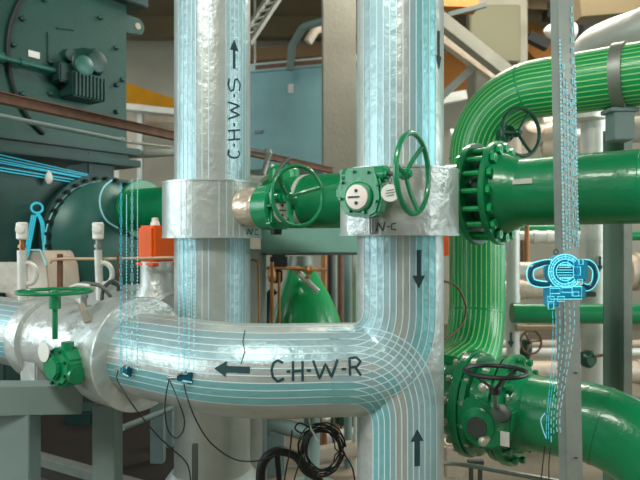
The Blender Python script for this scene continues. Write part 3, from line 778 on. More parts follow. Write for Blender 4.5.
oa = P(157, 244, 4.22)
root = thing('actuator', 'bright orange box-shaped valve actuator left of the C-H-W-S riser', 'actuator', oa-UP*.14)
mb = MB().box(oa, m1*.085*1.0, E2*.10, UP*.125, .018).box(oa-UP*.135, m1*.092, E2*.107, UP*.012, .004)
mb.build('housing', ORANGE, root)
MB().lathe(oa+UP*.12-m1*.02, UP, [(0, .035), (.025, .03), (.04, .022), (.055, .024), (.06, .012)], 18).build('position_cap', WHITEP, root)
MB().lathe(oa-m1*.085-UP*.06, -m1, [(0, .03), (.03, .03), (.032, .018), (.05, .018)], 14).build('cable_gland', ORANGE, root)
mb = MB().lathe(oa-UP*.20, UP, [(0, .11), (.05, .11)], 30); mb.build('mounting_collar', CRUMP, root)

# tan sensing rail with brown uprights
a, b_ = P(53, 260, 3.98), P(176, 257.5, 4.02)
root = thing('sensing_rail', 'thin tan tube running level across the left, on brown uprights', 'tube', (a+b_)/2*1-UP*.4)
MB().tube(smooth([a-UP*.02+V((-.02, 0, 0)), a+V((.04, 0, .005)), (a+b_)/2, b_], 5), .010, 8).build('tube', TAN, root)
for x in (60, 119.5):
    p = P(x, 257, 4.0); mb = MB().box(p-UP*.10, V((.016, 0, 0)), V((0, .012, 0)), UP*.12, .003); mb.build('upright', RUST, root)
# gauges on white stems with pigtails
for k, (x, yb, lab, Yg) in enumerate(((22, 300, 'white gauge on a pale stem above the beige insulated box, far left', 3.86), (98, 300, 'white gauge on a pale stem in front of the dark teal end cover', 3.92))):
    p = P(x, 231, Yg)
    root = thing('gauge', lab, 'gauge', p-UP*.4, 'gauges')
    mb = MB().lathe(p-UP*.055, UP, [(0, .024), (.008, .034), (.102, .036), (.11, .028)], 20).lathe(p+V((0, -.02, .01)), (.2, -1, 0), [(0, .027), (.018, .027), (.02, .022)], 20)
    mb.build('gauge_head', WHITEP, root)
    MB().cyl(p-UP*.05, p-UP*.13, .016, seg=10).cyl(p-UP*.085, p-UP*.105, .024, seg=6).build('gauge_fitting', BRASS if not k else STEEL, root)
    MB().cyl(p-UP*.12, P(x+ (2 if k else 1), 300, Yg), .024 if k else .030, seg=14).build('stem', WPIPE, root)
    l0 = P(x+12, 274, Yg)
    MB().tube(smooth([P(x+1, 266, Yg), P(x+7, 263, Yg), P(x+13, 268, Yg), P(x+14, 277, Yg), P(x+10, 283, Yg), P(x+2, 284, Yg)], 6), .016, 10).build('pigtail', WPIPE, root)
# looped hoses in front of the orange actuator base
tag(MB().tube(smooth([P(76, 286, 3.72), P(84, 283, 3.72), P(100, 286, 3.72), P(110, 296, 3.72), P(112, 310, 3.72)], 6), .012, 8).tube(smooth([P(102, 306, 3.75), P(103, 290, 3.75), P(112, 281, 3.78), P(121, 286, 3.8)], 6), .012, 8).build('flexible_hose', STEELD), 'grey flexible hose arching over the foil valve jacket', 'hose')
root = thing('vent_cock', 'small silver vent valve standing on the foil jacket beside the green handwheel', 'vent', P(83, 300, 3.62))
MB().cyl(P(83, 307, 3.62), P(84, 291, 3.62), .02, seg=12).cyl(P(83, 298, 3.62), P(83, 295, 3.62), .03, seg=6).build('body', STEEL, root)
MB().tube(smooth([P(70, 288, 3.62), P(78, 285, 3.62), P(90, 286, 3.62)], 5), .012, 8).build('lever', WPIPE, root)

# hanging digit strands, left
for j, (x, y0, y1, m) in enumerate(((121, 184, 372, CYAN), (126.5, 195, 370, CYANP), (132, 180, 368, CYANP), (137.5, 178, 372, CYANP))):
    strand([P(x, y0, 3.9), P(x, (y0+y1)/2, 3.35), P(x, y1, 2.95)], 'cyan dotted strand hanging from the green pipe flange down to the branch, far left set', .020 if j % 2 == 0 else .013, .012, .0030, m, 'digit' if j % 2 == 0 else 'dash', 'light strands at the far left')
for j, (x, y0, y1, m) in enumerate(((179, 236, 372, CYANP), (184, 238, 374, CYAN), (189, 236, 372, CYANP), (194, 240, 370, CYANP))):
    strand([P(x, y0, 3.40), P(x, (y0+y1)/2, 2.95), P(x, y1, 2.70)], 'pale cyan dotted strand hanging in front of the C-H-W-S riser onto the branch', .018, .009, .0022, m, 'dash', 'light strands before the supply riser')
# sensors strapped to the branch
def on_branch(px, py):
    l, n, _, _ = bv2.ray_cast(CAM, V(((px-320)/F, 1, -(py-240)/F)).normalized()); return l, n
for k, (x, y, lab) in enumerate(((128, 370, 'small dark blue clip sensor on the branch, left of the two'), (187, 377, 'small dark blue clip sensor on the branch below the C-H-W-S riser'))):
    l, n = on_branch(x, y)
    root = thing('clip_sensor', lab, 'sensor', l, 'clip sensors'); n.normalize(); sx = V((1, 0, 0)) if k else V((.8, -.6, 0)); u = n.cross(sx).normalized()
    if u.z < 0: u = -u
    MB().box(l+n*.014, sx*.028, u*.014, n*.014, .004).box(l+n*.02+sx*.03, sx*.010, u*.026, n*.012, .003).build('body', CYAND, root)
    MB().cyl(l+n*.02-sx*.03, l+n*.02-sx*.075, .008, seg=10).cyl(l+n*.03+u*.018-sx*.02, l+n*.03+u*.03+sx*.02, .006, seg=8).build('plug', STEEL, root)
    MB().tube([l+n*.03+sx*.0-u*.01, l+n*.032+sx*.045-u*.018], .004, 6).build('clip', CYANP, root)
def cable(pts, r, label, m=BLACK, nm='sensor_cable', cat='cable', grp=None):
    return tag(MB().tube(smooth([P(*p) for p in pts], 8), r, 8).build(nm, m), label, cat, grp)
cable([(118, 371, 2.90), (117, 379, 2.85), (124, 392, 2.80), (138, 412, 2.78), (158, 436, 2.8), (172, 449, 2.85), (188, 466, 2.9), (192, 500, 2.95)], .0032, 'thin black cable sagging from the left clip sensor toward the steel peg')
cable([(169, 380, 2.72), (166, 395, 2.66), (165, 412, 2.66), (168, 430, 2.68), (176, 438, 2.7), (183, 431, 2.68), (184, 418, 2.66), (178, 400, 2.66), (170, 381, 2.72)], .0030, 'thin black cable hanging in a loop below the branch sensor')
cable([(184, 384, 2.72), (188, 400, 2.66), (198, 424, 2.66), (212, 444, 2.7), (234, 459, 2.8), (256, 461, 2.9), (276, 455, 3.1)], .0034, 'thin black cable curving from the right clip sensor to the coil')

# ------------------------------------------------------------------ supports below the branch, left
def vbox(mb, x0, x1, y0, y1, Y, d, bev=.004): return bx(mb, x0, x1, y0, y1, Y, d, bev)
root = thing('pipe_stand', 'grey-green painted steel stand under the left end of the branch', 'stand', P(15, 240, 3.3)-UP*CZ)
MB().beam(P(-40, 399, 3.15), P(82, 397.5, 3.40), .15, .14, UP, .004).build('cross_beam', PAINTED, root)
mb = MB(); a = P(-6, 412, 3.22); b_ = P(29, 412, 3.22)
mb.box(((a.x+b_.x)/2, 3.29, a.z/2), ((b_.x-a.x)/2, 0, 0), (0, .07, 0), (0, 0, a.z/2), .004); mb.build('leg', PAINTED, root)
mb = MB().beam(P(-40, 388, 3.28), P(72, 388, 3.52), .26, .012, V((.2, 1, 0)), .002); mb.build('top_plate', PAINTED, root)
mb = MB(); a = P(92, 405, 3.55); b_ = P(114, 405, 3.55)
mb.box(((a.x+b_.x)/2, 3.63, a.z/2), ((b_.x-a.x)/2, 0, 0), (0, .08, 0), (0, 0, a.z/2), .004)
tag(mb.build('support_column', PAINTED), 'grey-green square column under the big foil valve collar', 'column')
for x0, x1, Y, lab in ((150, 163, 5.2, 'narrow grey upright standing behind the square column'), (163, 172, 5.6, 'narrow grey upright just left of the C-H-W-S riser foot')):
    mb = MB(); a = P(x0, 400, Y); b_ = P(x1, 400, Y); mb.box(((a.x+b_.x)/2, Y+.05, a.z/2), ((b_.x-a.x)/2, 0, 0), (0, .05, 0), (0, 0, a.z/2), .004); tag(mb.build('upright', PAINTED), lab, 'upright')
mb = MB().cyl(P(122, 428, 4.2), P(180, 405, 5.0), .022, seg=12); tag(mb.build('brace_pipe', PAINTED), 'pale pipe slanting behind the square column', 'pipe')
mb = MB().box(P(195, 446, 3.0)-UP*.15, V((.013, 0, 0)), V((0, .013, 0)), UP*.16, .002).box(P(195, 446, 3.0)-UP*.6, V((.013, 0, 0)), V((0, .013, 0)), UP*.33, .002); tag(mb.build('steel_peg', STEELD), 'slim grey steel peg in front of the C-H-W-S riser foot', 'peg')
mb = MB().beam(V((-4.0, 6.2, .05)), V((-.9, 4.35, .05)), .10, .10, UP, .01); tag(mb.build('floor_kerb', STEEL), 'pale steel kerb along the dark floor, lower left', 'kerb')
mb = MB().beam(V((-4.0, 5.9, .03)), V((-1.2, 4.2, .03)), .06, .05, UP, .005); tag(mb.build('floor_conduit', STEELD), 'dark conduit lying in front of the pale floor kerb', 'conduit')
mb = MB(); bx(mb, 64, 92, 412, 436, 6.3, .4, .02); bx(mb, 60, 96, 434, 440, 6.25, .5, .01); a = P(62, 440, 6.3)
mb.box((P(78, 0, 6.3).x, 6.5, a.z/2), (.14, 0, 0), (0, .2, 0), (0, 0, a.z/2)); tag(mb.build('pump_plinth', TEALD), 'dark block on the floor between the stand and the square column', 'plinth')
mb = MB(); bx(mb, 30, 70, 336, 370, 9.0, .4, .02); tag(mb.build('dark_cabinet', DGREEN), 'dark green cabinet in the shade behind the pipe stand', 'cabinet')
mb = MB().box((-2.9, 6.6, .012), (1.9, 0, 0), (0, 2.4, 0), (0, 0, .012)); tag(mb.build('floor_shade_sheet', mat('floor_shade_brown', (34, 27, 20), .6, .1, mott=.4, mscale=2)), 'dark brown sheet standing in for shade on the floor under the pipe stands, lower left', 'shade sheet')  # thin dark sheet laid down to stand for shadow on the floor
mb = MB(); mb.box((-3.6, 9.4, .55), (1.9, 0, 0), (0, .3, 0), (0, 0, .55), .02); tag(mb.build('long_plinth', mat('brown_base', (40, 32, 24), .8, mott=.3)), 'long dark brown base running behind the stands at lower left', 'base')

# ------------------------------------------------------------------ between the risers
root = thing('equipment_frame', 'grey-green steel beam on a pale post between the two risers', 'frame', P(256, 240, 4.25)-UP*CZ)
a = P(262, 240.5, 4.0); b_ = P(380, 240.5, 3.9)
MB().beam(a, b_, .155, .08, UP, .004).build('beam', mat('frame_green', (124, 172, 158), .5, 0, mott=.1), root)
MB().beam(P(262, 254, 3.96), P(380, 254, 3.86), .012, .10, UP).build('beam_flange', STEELD, root)
for x0, x1, m_ in ((250, 262, WPIPE), (262, 265.5, PAINTED)):
    mb = MB(); p0 = P(x0, 240, 4.05 if x0 == 250 else 4.0); p1 = P(x1, 240, 4.05 if x0 == 250 else 4.0)
    mb.box(((p0.x+p1.x)/2, p0.y+.05, .92), ((p1.x-p0.x)/2, 0, 0), (0, .03, 0), (0, 0, .92)); mb.build('post', m_, root)
cable([(251, 260, 3.98), (256, 261, 3.98), (258.5, 268, 3.98), (259, 330, 3.98)], .008, 'thin brass tube running down the pale post between the risers', BRASS, 'brass_tube', 'tube')
root = thing('pump_volute', 'bright green tapered casing with grey neck between the two risers', 'pump', P(312, 330, 4.7)-UP*1.1)
ax = (P(306, 275, 4.8)-P(314, 345, 4.7)).normalized()
c0 = P(312, 400, 4.7)
mb = MB().lathe(c0, (P(301, 266, 4.7)-c0), [(0, .30), (.40, .29), (.62, .255), (.78, .20), (.95, .12), (1.02, .09)], 40)
mb.build('casing', GREEN2, root)
MB().tube([P(296, 270, 4.45), P(318, 292, 4.42)], .022, 10).build('casing_rib', WPIPE, root)
MB().lathe(P(301, 282, 4.75), UP, [(0, .11), (.12, .11), (.20, .09)], 24).build('neck', STEEL, root)
MB().lathe(V((c0.x, c0.y, 0)), UP, [(0, .2), (.04, .2), (.05, .06), (c0.z, .06)], 24).build('pedestal', PAINTED, root)
root = thing('brass_manifold', 'small brass valve manifold with dark fittings left of the bright green casing', 'manifold', P(274, 330, 4.3)-UP*.2)
mb = MB().cyl(P(272, 262, 4.3), P(272, 400, 4.3), .014, seg=10).cyl(P(279, 272, 4.35), P(279.5, 400, 4.35), .010, seg=10).cyl(P(264, 268, 4.3), P(300, 268, 4.4), .012, seg=10)
mb.lathe(P(272, 282, 4.3), UP, [(0, .02), (.02, .03), (.06, .03), (.10, .018)], 12); mb.build('brass_tube', BRASS, root)
mb = MB().box(P(279, 262, 4.4), V((.06, 0, 0)), V((0, .05, 0)), UP*.05, .012).box(P(276, 276, 4.42), V((.045, 0, 0)), V((0, .04, 0)), UP*.05, .01)
mb.build('dark_fitting', RUBBER, root)
MB().tube(smooth([P(275, 290, 4.4), P(268, 297, 4.4), P(266, 310, 4.4), P(265, 340, 4.4)], 6), .028, 10).build('hose', BLACK, root)
mb = MB().cyl(P(292, 269, 4.4), P(326, 270, 4.5), .012, seg=10).lathe(P(309, 270, 4.4), UP, [(-.03, .02), (0, .035), (.03, .02)], 12).lathe(P(308, 276, 4.4), UP, [(-.02, .018), (.0, .02)], 8)
tag(mb.build('brass_branch_tube', BRASS), 'thin brass tube with a small valve crossing above the green casing', 'tube')
for x0, x1, Y, m_, lab in ((321, 327, 5.6, BRASS, 'brown copper pipe upright behind the green casing'), (328, 333, 5.9, BLACK, 'black upright between the brown and grey uprights'), (333, 337, 5.5, STEEL, 'thin light grey upright right of the black one'),
                        (338, 343, 6.2, RUST, 'rust brown upright seen left of the return riser'), (344, 352, 5.2, PAINTED, 'grey-green upright nearest the return riser'), (353, 358, 5.0, WPIPE, 'pale upright touching the return riser outline')):
    a = P(x0, 250, Y); b_ = P(x1, 250, Y); r_ = (b_.x-a.x)/2
    tag(MB().cyl(V(((a.x+b_.x)/2, Y, 0)), V(((a.x+b_.x)/2, Y, a.z)), r_, seg=16).build('upright_pipe', m_), lab, 'upright')
# pipes above, behind the C-H-W-S wheel
mb = MB().tube(smooth([P(250, 150, 5.2), P(262, 152, 5.2), P(268, 155, 5.2), P(266, 164, 5.2), P(263, 176, 5.1)], 6), .022, 10).lathe(P(268, 153, 5.2), UP, [(-.03, .03), (0, .04), (.03, .03)], 12)
tag(mb.build('drain_tube', STEEL), 'small grey bent tube with fitting above the left green pipe', 'tube')
mb = MB().tube(smooth([P(290, 158, 3.75), P(282, 166, 3.72), P(275, 178, 3.68), P(272, 190, 3.62), P(270, 205, 3.58)], 6), .013, 10)
tag(mb.build('flexible_conduit', STEELD), 'dark flexible conduit arching beside the round green wheel', 'conduit')
root = thing('header_valve', 'green valve bonnet bolted on top of the long green pipe, behind the round wheel', 'valve', kp(-.40)+UP*.18)
MB().lathe(kp(-.40)+UP*.10, UP, [(0, .11), (.13, .11), (.155, .09), (.165, .05)], 28).build('bonnet', GREEN2, root)
bolt_ring(root, kp(-.40)+UP*.24, UP, .085, 6, .05, .012, BOLT)
MB().lathe(kp(-.78), KD, [(0, .195), (.004, .204), (.28, .204), (.284, .195)], 40).build('pipe_sleeve', WPIPE, root)

# pale blue duct / tank behind, hung by a bent pipe
root = thing('duct_unit', 'big pale blue duct casing with slotted top edge behind the two risers', 'duct', P(285, 240, 9.0)-UP*0)
a = P(232, 70, 9.0); b_ = P(360, 57, 9.0); c = P(296, 168, 9.0)
zt_ = P(0, 64, 9.0).z; zb_ = c.z
k0 = V((a.x, 9.35, 0)); k1 = V((b_.x, 8.75, 0)); dv = (k1-k0).normalized(); nv = V((dv.y, -dv.x, 0))
mb = MB().box((k0+k1)/2+UP*((zt_+zb_)/2)-nv*.6, (k1-k0)/2, nv*.6, UP*((zt_-zb_)/2), .01); mb.build('casing', BLUEP, root)
MB().box((k0+k1)/2+UP*(zt_+.0)-nv*.55, (k1-k0)/2, nv*.62, UP*.06, .01).build('top_rim', mat('rim_blue', (170, 196, 196), .5), root)
MB().box((k0+k1)/2+UP*(zt_-.005)+nv*.075+dv*.15, (k1-k0)/2*.78, nv*.004, UP*.032).build('slot', RUST, root)
for q in (.46,): MB().box(k0+(k1-k0)*q+UP*(zt_-.34)+nv*.01, dv*.045, nv*.01, UP*.07, .01).build('label_plate', WHITEP, root)
for q, dz in ((.20, -.95), (.78, -.85)): MB().box(k0+(k1-k0)*q+UP*(zt_+dz)+nv*.02, dv*.07, nv*.02, UP*.025, .01).build('latch', PAINTED, root)
for q in (.05, .95):
    MB().cyl(k0+(k1-k0)*q+UP*zt_-nv*.5, k0+(k1-k0)*q+UP*HZ-nv*.5, .02, seg=8).build('hanger_rod', STEEL, root)
mb = MB().tube(fillet([P(290, 70, 8.7), P(292, 46, 8.7), P(303, 27, 8.7), P(345, 15, 8.5)], .12, 6), .055, 12)
tag(mb.build('vent_pipe', PAINTED), 'pale bent vent pipe rising off the blue duct casing', 'pipe')
mb = MB().tube([P(308, 42, 9.2), P(316, 30, 9.2), P(340, 20, 9.2)], .07, 10); tag(mb.build('vent_pipe', BEIGE), 'tan elbow behind the pale bent vent pipe', 'pipe')
mb = MB()
for s_ in (-1, 1): mb.beam(P(243, 44, 7.0)+V((s_*.07, 0, 0)), P(282, -14, 8.0)+V((s_*.07, 0, 0)), .05, .05)
for k in range(9):
    q = k/8; p = P(243, 44, 7.0)*(1-q)+P(282, -14, 8.0)*q; mb.beam(p+V((-.07, 0, 0)), p+V((.07, 0, .05)), .02, .02)
tag(mb.build('cable_tray', STEEL), 'ladder cable tray climbing from behind the C-H-W-S riser', 'cable tray')

# girders and trusses near the ceiling
def girder(pts, w_, h_, m, lab, nm='girder'):
    mb = MB()
    for a, b_ in zip(pts, pts[1:]): mb.beam(P(*a), P(*b_), h_, w_, UP)
    if pts[0][0] not in (110, 180, 420, 430, 432, 440): return tag(mb.build(nm, m), lab, 'girder')
    q = P(*pts[0]); root = thing(nm, lab, 'girder', q)
    mb.build('bar', m, root)
    MB().cyl(q+UP*h_/2, V((q.x, q.y, HZ)), .02, seg=8).build('hanger', STEELD, root)
    return root
girder([(110, 90, 10.5), (186, 114, 12.5)], .3, .34, YELLOW, 'yellow crane girder seen left of the C-H-W-S riser')
girder([(110, 106, 10.3), (186, 114, 10.6)], .25, .10, WPIPE, 'white ledge directly under the yellow crane girder')
mb = MB(); bx(mb, 127, 141, 112, 160, 10.8, .2); bx(mb, 146, 178, 116, 130, 11.2, .4); tag(mb.build('duct', BEIGE), 'beige boxes under the white ledge, left of the C-H-W-S riser', 'duct')
mb = MB(); bx(mb, 137, 142, 112, 200, 10.6, .1); tag(mb.build('upright', WPIPE), 'white upright behind the lifting lug of the machine', 'upright')
girder([(430, 12, 7.2), (508, 74, 7.6)], .13, .16, TRUSS, 'pale diagonal truss bar above the big green bend', 'truss_bar')
girder([(430, 30, 7.5), (498, 80, 7.9)], .10, .12, BEIGE, 'tan diagonal truss bar just under the pale one', 'truss_bar')
girder([(432, 106, 7.8), (474, 66, 7.8)], .08, .09, STEEL, 'short pale truss bar slanting up to the right beside the return riser', 'truss_bar')
girder([(440, 100, 8.2), (466, 95, 8.2)], .1, .12, WPIPE, 'short white bar level beside the return riser', 'truss_bar')
girder([(420, 78, 12.5), (500, 72, 12.5)], .3, .85, OCHRE, 'ochre girder behind the truss bars')
girder([(430, 2, 8.6), (476, 3, 8.6)], .3, .22, OCHRE, 'ochre girder at the top edge right of the return riser')
girder([(448, 15, 8.2), (486, 5, 8.2)], .06, .06, STEELD, 'thin dark bar under the top ochre girder', 'truss_bar')
girder([(522, 32, 11.5), (548, 60, 11.5)], .3, .45, OCHRE, 'slanting ochre girder between the green bend and steel post')
girder([(528, 36, 10.5), (548, 46, 10.5)], .16, .16, RUBBER, 'dark clamp box on the slanting ochre girder', 'beam_clamp')
mb = MB().lathe(P(549, 31, 8.0), (-1, -.3, -.05), [(-.35, .12), (-.1, .11), (.0, .08), (.07, .02)], 20); tag(mb.build('hanging_lamp', WPIPE), 'white bullet-shaped lamp body beside the top of the steel post', 'lamp')
mb = MB().tube(smooth([P(660, 20, 5.3), P(640, 29, 5.4), P(615, 37, 5.6), P(597, 45, 5.8), P(588, 56, 5.9), P(586, 80, 5.9), P(586, 120, 5.9)], 8), .17, 24)
tag(mb.build('curved_duct', WPIPE), 'white clad duct sweeping over the upper green pipe at the right edge', 'duct')
random.seed(3)
for k, (x0, y0, x1, y1, Y, t_) in enumerate(((575, 8, 650, 2, 8.4, .35), (578, 24, 612, 18, 9.0, .3), (596, 0, 604, 34, 9.5, .3), (600, 22, 650, 14, 9.2, .16), (545, 12, 600, 16, 10.5, .25), (580, 36, 596, 30, 9.4, .25), (505, 4, 552, 6, 10.5, .2))):
    girder([(x0, y0, Y), (x1, y1, Y)], t_, t_, (CEILM, RUBBER, mat('dark_brown_%d' % k, (60, 52, 36), .8))[k % 3], ('broad olive duct across the top right corner', 'dark box section below the olive duct', 'dark brown hanger column at top right', 'olive tray above the white sweeping duct',
        'black beam right of the steel post top', 'small brown block left of the white sweeping duct', 'thin olive beam at the top above the green bend')[k], 'ceiling_service')
mb = MB(); bx(mb, 470, 521, 4, 62, 9.4, .2, .02); tag(mb.build('ceiling_panel', mat('olive_panel', (88, 88, 68), .8)), 'flat olive panel hanging behind the truss bars above the green bend', 'panel')
mb = MB(); 
girder([(180, 62, 12.8), (470, 40, 12.8)], .3, .25, mat('brown_beam', (122, 98, 68), .8), 'long tan beam behind the blue duct casing')

# ------------------------------------------------------------------ right background
def vpipe(x, w_, y0, y1, Y, m, lab, nm='insulated_pipe', rings=()):
    a = P(x, y0, Y); b_ = P(x, y1, Y); r_ = w_/2/F*Y
    root = thing(nm, lab, 'pipe', (a.x, Y, max(0, b_.z)))
    b_.z = max(b_.z, 0)
    MB().cyl(a, b_, r_, seg=28).build('pipe', m, root)
    for y in rings:
        p = P(x, y, Y); MB().cyl(p+UP*.03, p-UP*.03, r_*1.08, seg=28).build('band', m, root)
    return root
def hpipe(x0, x1, y, w_, Y, m, lab, nm='insulated_pipe', rings=(), dy=0, dY=0):
    sup = None
    if Y >= 6 and 500 <= x0 <= 530: x0 = 484; sup = 489
    elif x0 > 620: sup = 665
    elif Y < 5.5: sup = 668
    a = P(x0, y, Y); b_ = P(x1, y+dy, Y+dY); r_ = w_/2/F*Y
    root = thing(nm, lab, 'pipe', (a+b_)/2)
    MB().cyl(a, b_, r_, seg=28).build('pipe', m, root)
    if sup:
        q = P(sup, y, Y); MB().box(V((q.x, q.y, (q.z-r_)/2)), V((.025, 0, 0)), V((0, .025, 0)), UP*((q.z-r_)/2)).build('support', PAINTED, root)
    for x in rings:
        p = P(x, y+dy*(x-x0)/(x1-x0), Y+dY*(x-x0)/(x1-x0)); MB().cyl(p-V((.03, 0, 0)), p+V((.03, 0, 0)), r_*1.12, seg=28).build('band', m, root)
    return root
r1 = vpipe(594, 25, 104, 470, 6.0, WPIPE, 'wide pale vertical pipe with small black arrows left of the clamp post', rings=(238, 332))
for y, s_ in ((262, -1), (315, 1)):
    p = P(600, y, 5.86); mb = MB().box(p, V((.010, 0, 0)), V((0, .004, 0)), UP*.055); mb.prism([(-.03, 0), (.03, 0), (0, .06*s_)], p+UP*.035*s_, V((1, 0, 0)), UP, V((0, -1, 0)), .006); mb.build('flow_arrow', INK, r1)
vpipe(586, 9, 100, 240, 6.6, STEEL, 'thin grey vertical pipe beside the wide pale one, upper right')
vpipe(513, 13, 226, 475, 5.6, WPIPE, 'pale vertical pipe just right of the green bend', rings=(298, 345))
r2 = bpy.data.objects[-1] if False else None
p = P(511, 338, 5.5); mb = MB().box(p, V((.010, 0, 0)), V((0, .004, 0)), UP*.05).prism([(-.03, 0), (.03, 0), (0, -.06)], p-UP*.03, V((1, 0, 0)), UP, V((0, -1, 0)), .006)
mb.build('flow_arrow', INK, next(o for o in bpy.data.objects if o.get('label') == 'pale vertical pipe just right of the green bend'))
vpipe(487+26, 16, 100, 200, 6.8, BEIGE, 'tan vertical pipe seen through the dark green handwheel')
hpipe(505, 575, 270, 16, 6.2, WPIPE, 'pale horizontal pipe behind the round instrument, upper of two', rings=(508, 545))
hpipe(505, 590, 290, 18, 6.0, BEIGE, 'tan horizontal pipe behind the round instrument, lower of two', rings=(520,))
hpipe(520, 585, 237, 12, 6.6, WPIPE, 'white horizontal pipe with brown fittings just under the long green pipe', rings=(535, 548))
hpipe(512, 700, 313, 20, 5.4, GREEN, 'green horizontal pipe in the background at right', 'background_green_pipe', dy=2)
hpipe(500, 590, 229, 9, 7.2, GREEN, 'thin green horizontal pipe behind the white fittings', 'background_green_pipe')
hpipe(625, 690, 236, 9, 6.2, GREEN, 'short green pipe at the right edge under the long green pipe', 'background_green_pipe')
hpipe(516, 555, 328, 6, 5.5, TAN, 'thin tan pipe under the background green pipe', rings=())
hpipe(516, 640, 344, 8, 7.5, BEIGE, 'beige pipe low behind the brown handwheel')
hpipe(520, 660, 372, 22, 6.8, BEIGE, 'fat beige insulated pipe low behind the steel post', rings=(560, 640))
hpipe(440, 660, 352, 10, 8.5, WPIPE, 'long white pipe low in the far background at right')
hpipe(626, 700, 272, 34, 7.2, BEIGE, 'fat beige pipe at the right edge beyond the clamp post', rings=(636,))
hpipe(626, 700, 130, 26, 7.0, CONC, 'grey clad duct at the right edge above the long green pipe', dy=-4)
hpipe(450, 640, 134, 10, 9.0, WPIPE, 'white pipe far behind the dark green handwheel')
vpipe(527, 5, 222, 262, 6.3, BRASS, 'short brown upright left of the round instrument')
vpipe(522, 4, 240, 264, 6.3, RUST, 'short rusty upright beside the short brown one')
mb = MB()
for k in range(7):
    a = P(526+8*(k % 4)+random.uniform(-3, 3), 118+11*(k//2)+random.uniform(-4, 4), 7.6); mb.lathe(a, (random.uniform(-1, 1), -.3, random.uniform(-.6, .6)), [(0, .05), (.03, .13), (.24, .12), (.28, .05)], 14)
tag(mb.build('lagging_pile', BEIGE), 'crumpled beige lagging bundled behind the dark green handwheel', 'lagging', kind='stuff')
bq = P(531, 342, 5.6)
root = thing('background_valve', 'small brown handwheel with dark green bonnet behind the lower header', 'valve', bq-UP*.15)
mb = MB(); wheel(mb, bq, (.25, -1, .1), .105, .010, .02, 3, .6, .02); mb.build('handwheel', RUST, root)
MB().lathe(P(524, 350, 5.7), UP, [(-.08, .05), (0, .075), (.06, .07), (.10, .04)], 16).build('bonnet', DGREEN, root)
root = thing('background_valve', 'small dark green round valve left of the clamp post, above the lower header', 'valve', P(588, 368, 5.3))
MB().lathe(P(588, 359, 5.25), (.3, -1, 0), [(-.08, .05), (-.02, .075), (.02, .075), (.05, .05)], 18).build('body', DGREEN, root)
MB().cyl(P(594, 356, 5.2), P(607, 355, 5.2), .012, seg=8).build('shaft', RUST, root)

# ------------------------------------------------------------------ floor-level pipes and clutter
cable([(440, 463, 3.9), (460, 464, 3.9), (500, 471, 3.8), (560, 482, 3.6)], .016, 'pale thin pipe crossing low under the butterfly valve', STEEL, 'floor_pipe', 'pipe')
mb = MB()
for x in (471, 480): mb.box(P(x, 470, 4.0)-UP*.2, V((.012, 0, 0)), V((0, .012, 0)), UP*.25)
mb.box(P(475.5, 462, 4.0), V((.05, 0, 0)), V((0, .02, 0)), UP*.012); tag(mb.build('small_bracket', STEELD), 'small two-legged grey bracket under the butterfly valve', 'bracket')
mb = MB(); mb.box(P(452, 445, 4.8)-UP*.1, V((.08, 0, 0)), V((0, .1, 0)), UP*.13, .02); tag(mb.build('junction_box', BEIGE), 'beige box low between the return riser and butterfly valve', 'box')
root = thing('pipe_run', 'grey pipe with round end cap under the branch, between the risers', 'pipe', P(290, 428, 4.6))
MB().cyl(P(264, 421, 4.5), P(306, 433, 4.6), .058, seg=20).build('pipe', PAINTED, root)
MB().lathe(P(268, 421, 4.45), (-1, -.3, 0), [(0, .10), (.05, .10), (.07, .07)], 24).build('end_flange', PAINTED, root)
specs = [((236, 434), (262, 432), 4.4, .04, WPIPE, 'short white pipe emerging right of the C-H-W-S riser foot'), ((300, 418), (330, 423), 5.6, .06, WPIPE, 'white pipe high behind the cable coil'),
         ((318, 455), (357, 448), 5.0, .07, BEIGE, 'beige pipe passing behind the cable coil'), ((262, 470), (357, 468), 5.2, .03, STEEL, 'thin grey pipe low behind the black hose'), ((322, 440), (357, 436), 5.8, .08, WPIPE, 'fat white pipe right behind the coil'),
         ((250, 452), (300, 449), 6.0, .05, BEIGE, 'tan pipe behind the black hose')]
for a, b_, Y, r_, m_, lab in specs: tag(MB().cyl(P(*a, Y), P(*b_, Y), r_, seg=16).build('floor_pipe', m_), lab, 'pipe')
mb = MB(); bx(mb, 337, 358, 412, 427, 5.4, .3, .02); tag(mb.build('motor_box', DGREEN), 'dark green box tucked under the branch beside the return riser', 'box')
for x, Y, m_, lab in ((254, 4.9, RUST, 'rusty upright fitting under the branch, left'), (318, 5.3, RUST, 'rusty upright rod behind the cable coil'), (336, 5.6, BRASS, 'brass upright rod behind the coil right side'), (308, 6.2, RUST, 'far rusty rod left of the coil')):
    p = P(x, 418, Y); tag(MB().cyl(V((p.x, Y, 0)), V((p.x, Y, p.z+.1)), .035, seg=10).build('rod', m_), lab, 'rod')
mb = MB(); bx(mb, 266, 284, 432, 480, 5.0, .2, .01); tag(mb.build('grey_box', PAINTED), 'grey-green box standing behind the black hose', 'box')
mb = MB(); bx(mb, 244, 256, 412, 500, 5.6, .1, .01); tag(mb.build('grey_box', STEELD), 'dark grey panel right of the C-H-W-S riser foot', 'box')
tag(MB().tube(smooth([P(261, 500, 3.4), P(261, 470, 3.4), P(268, 456, 3.4), P(280, 451, 3.4), P(296, 456, 3.4), P(306, 470, 3.4), P(318, 479, 3.4), P(322, 500, 3.4)], 8), .026, 12).build('rubber_hose', BLACK), 'thick black rubber hose arching beside the cable coil', 'hose')
tag(MB().tube([P(277, 453, 3.42), P(281, 500, 3.5)], .016, 10).build('rubber_hose', BLACK), 'straight black hose dropping from the arched hose', 'hose')
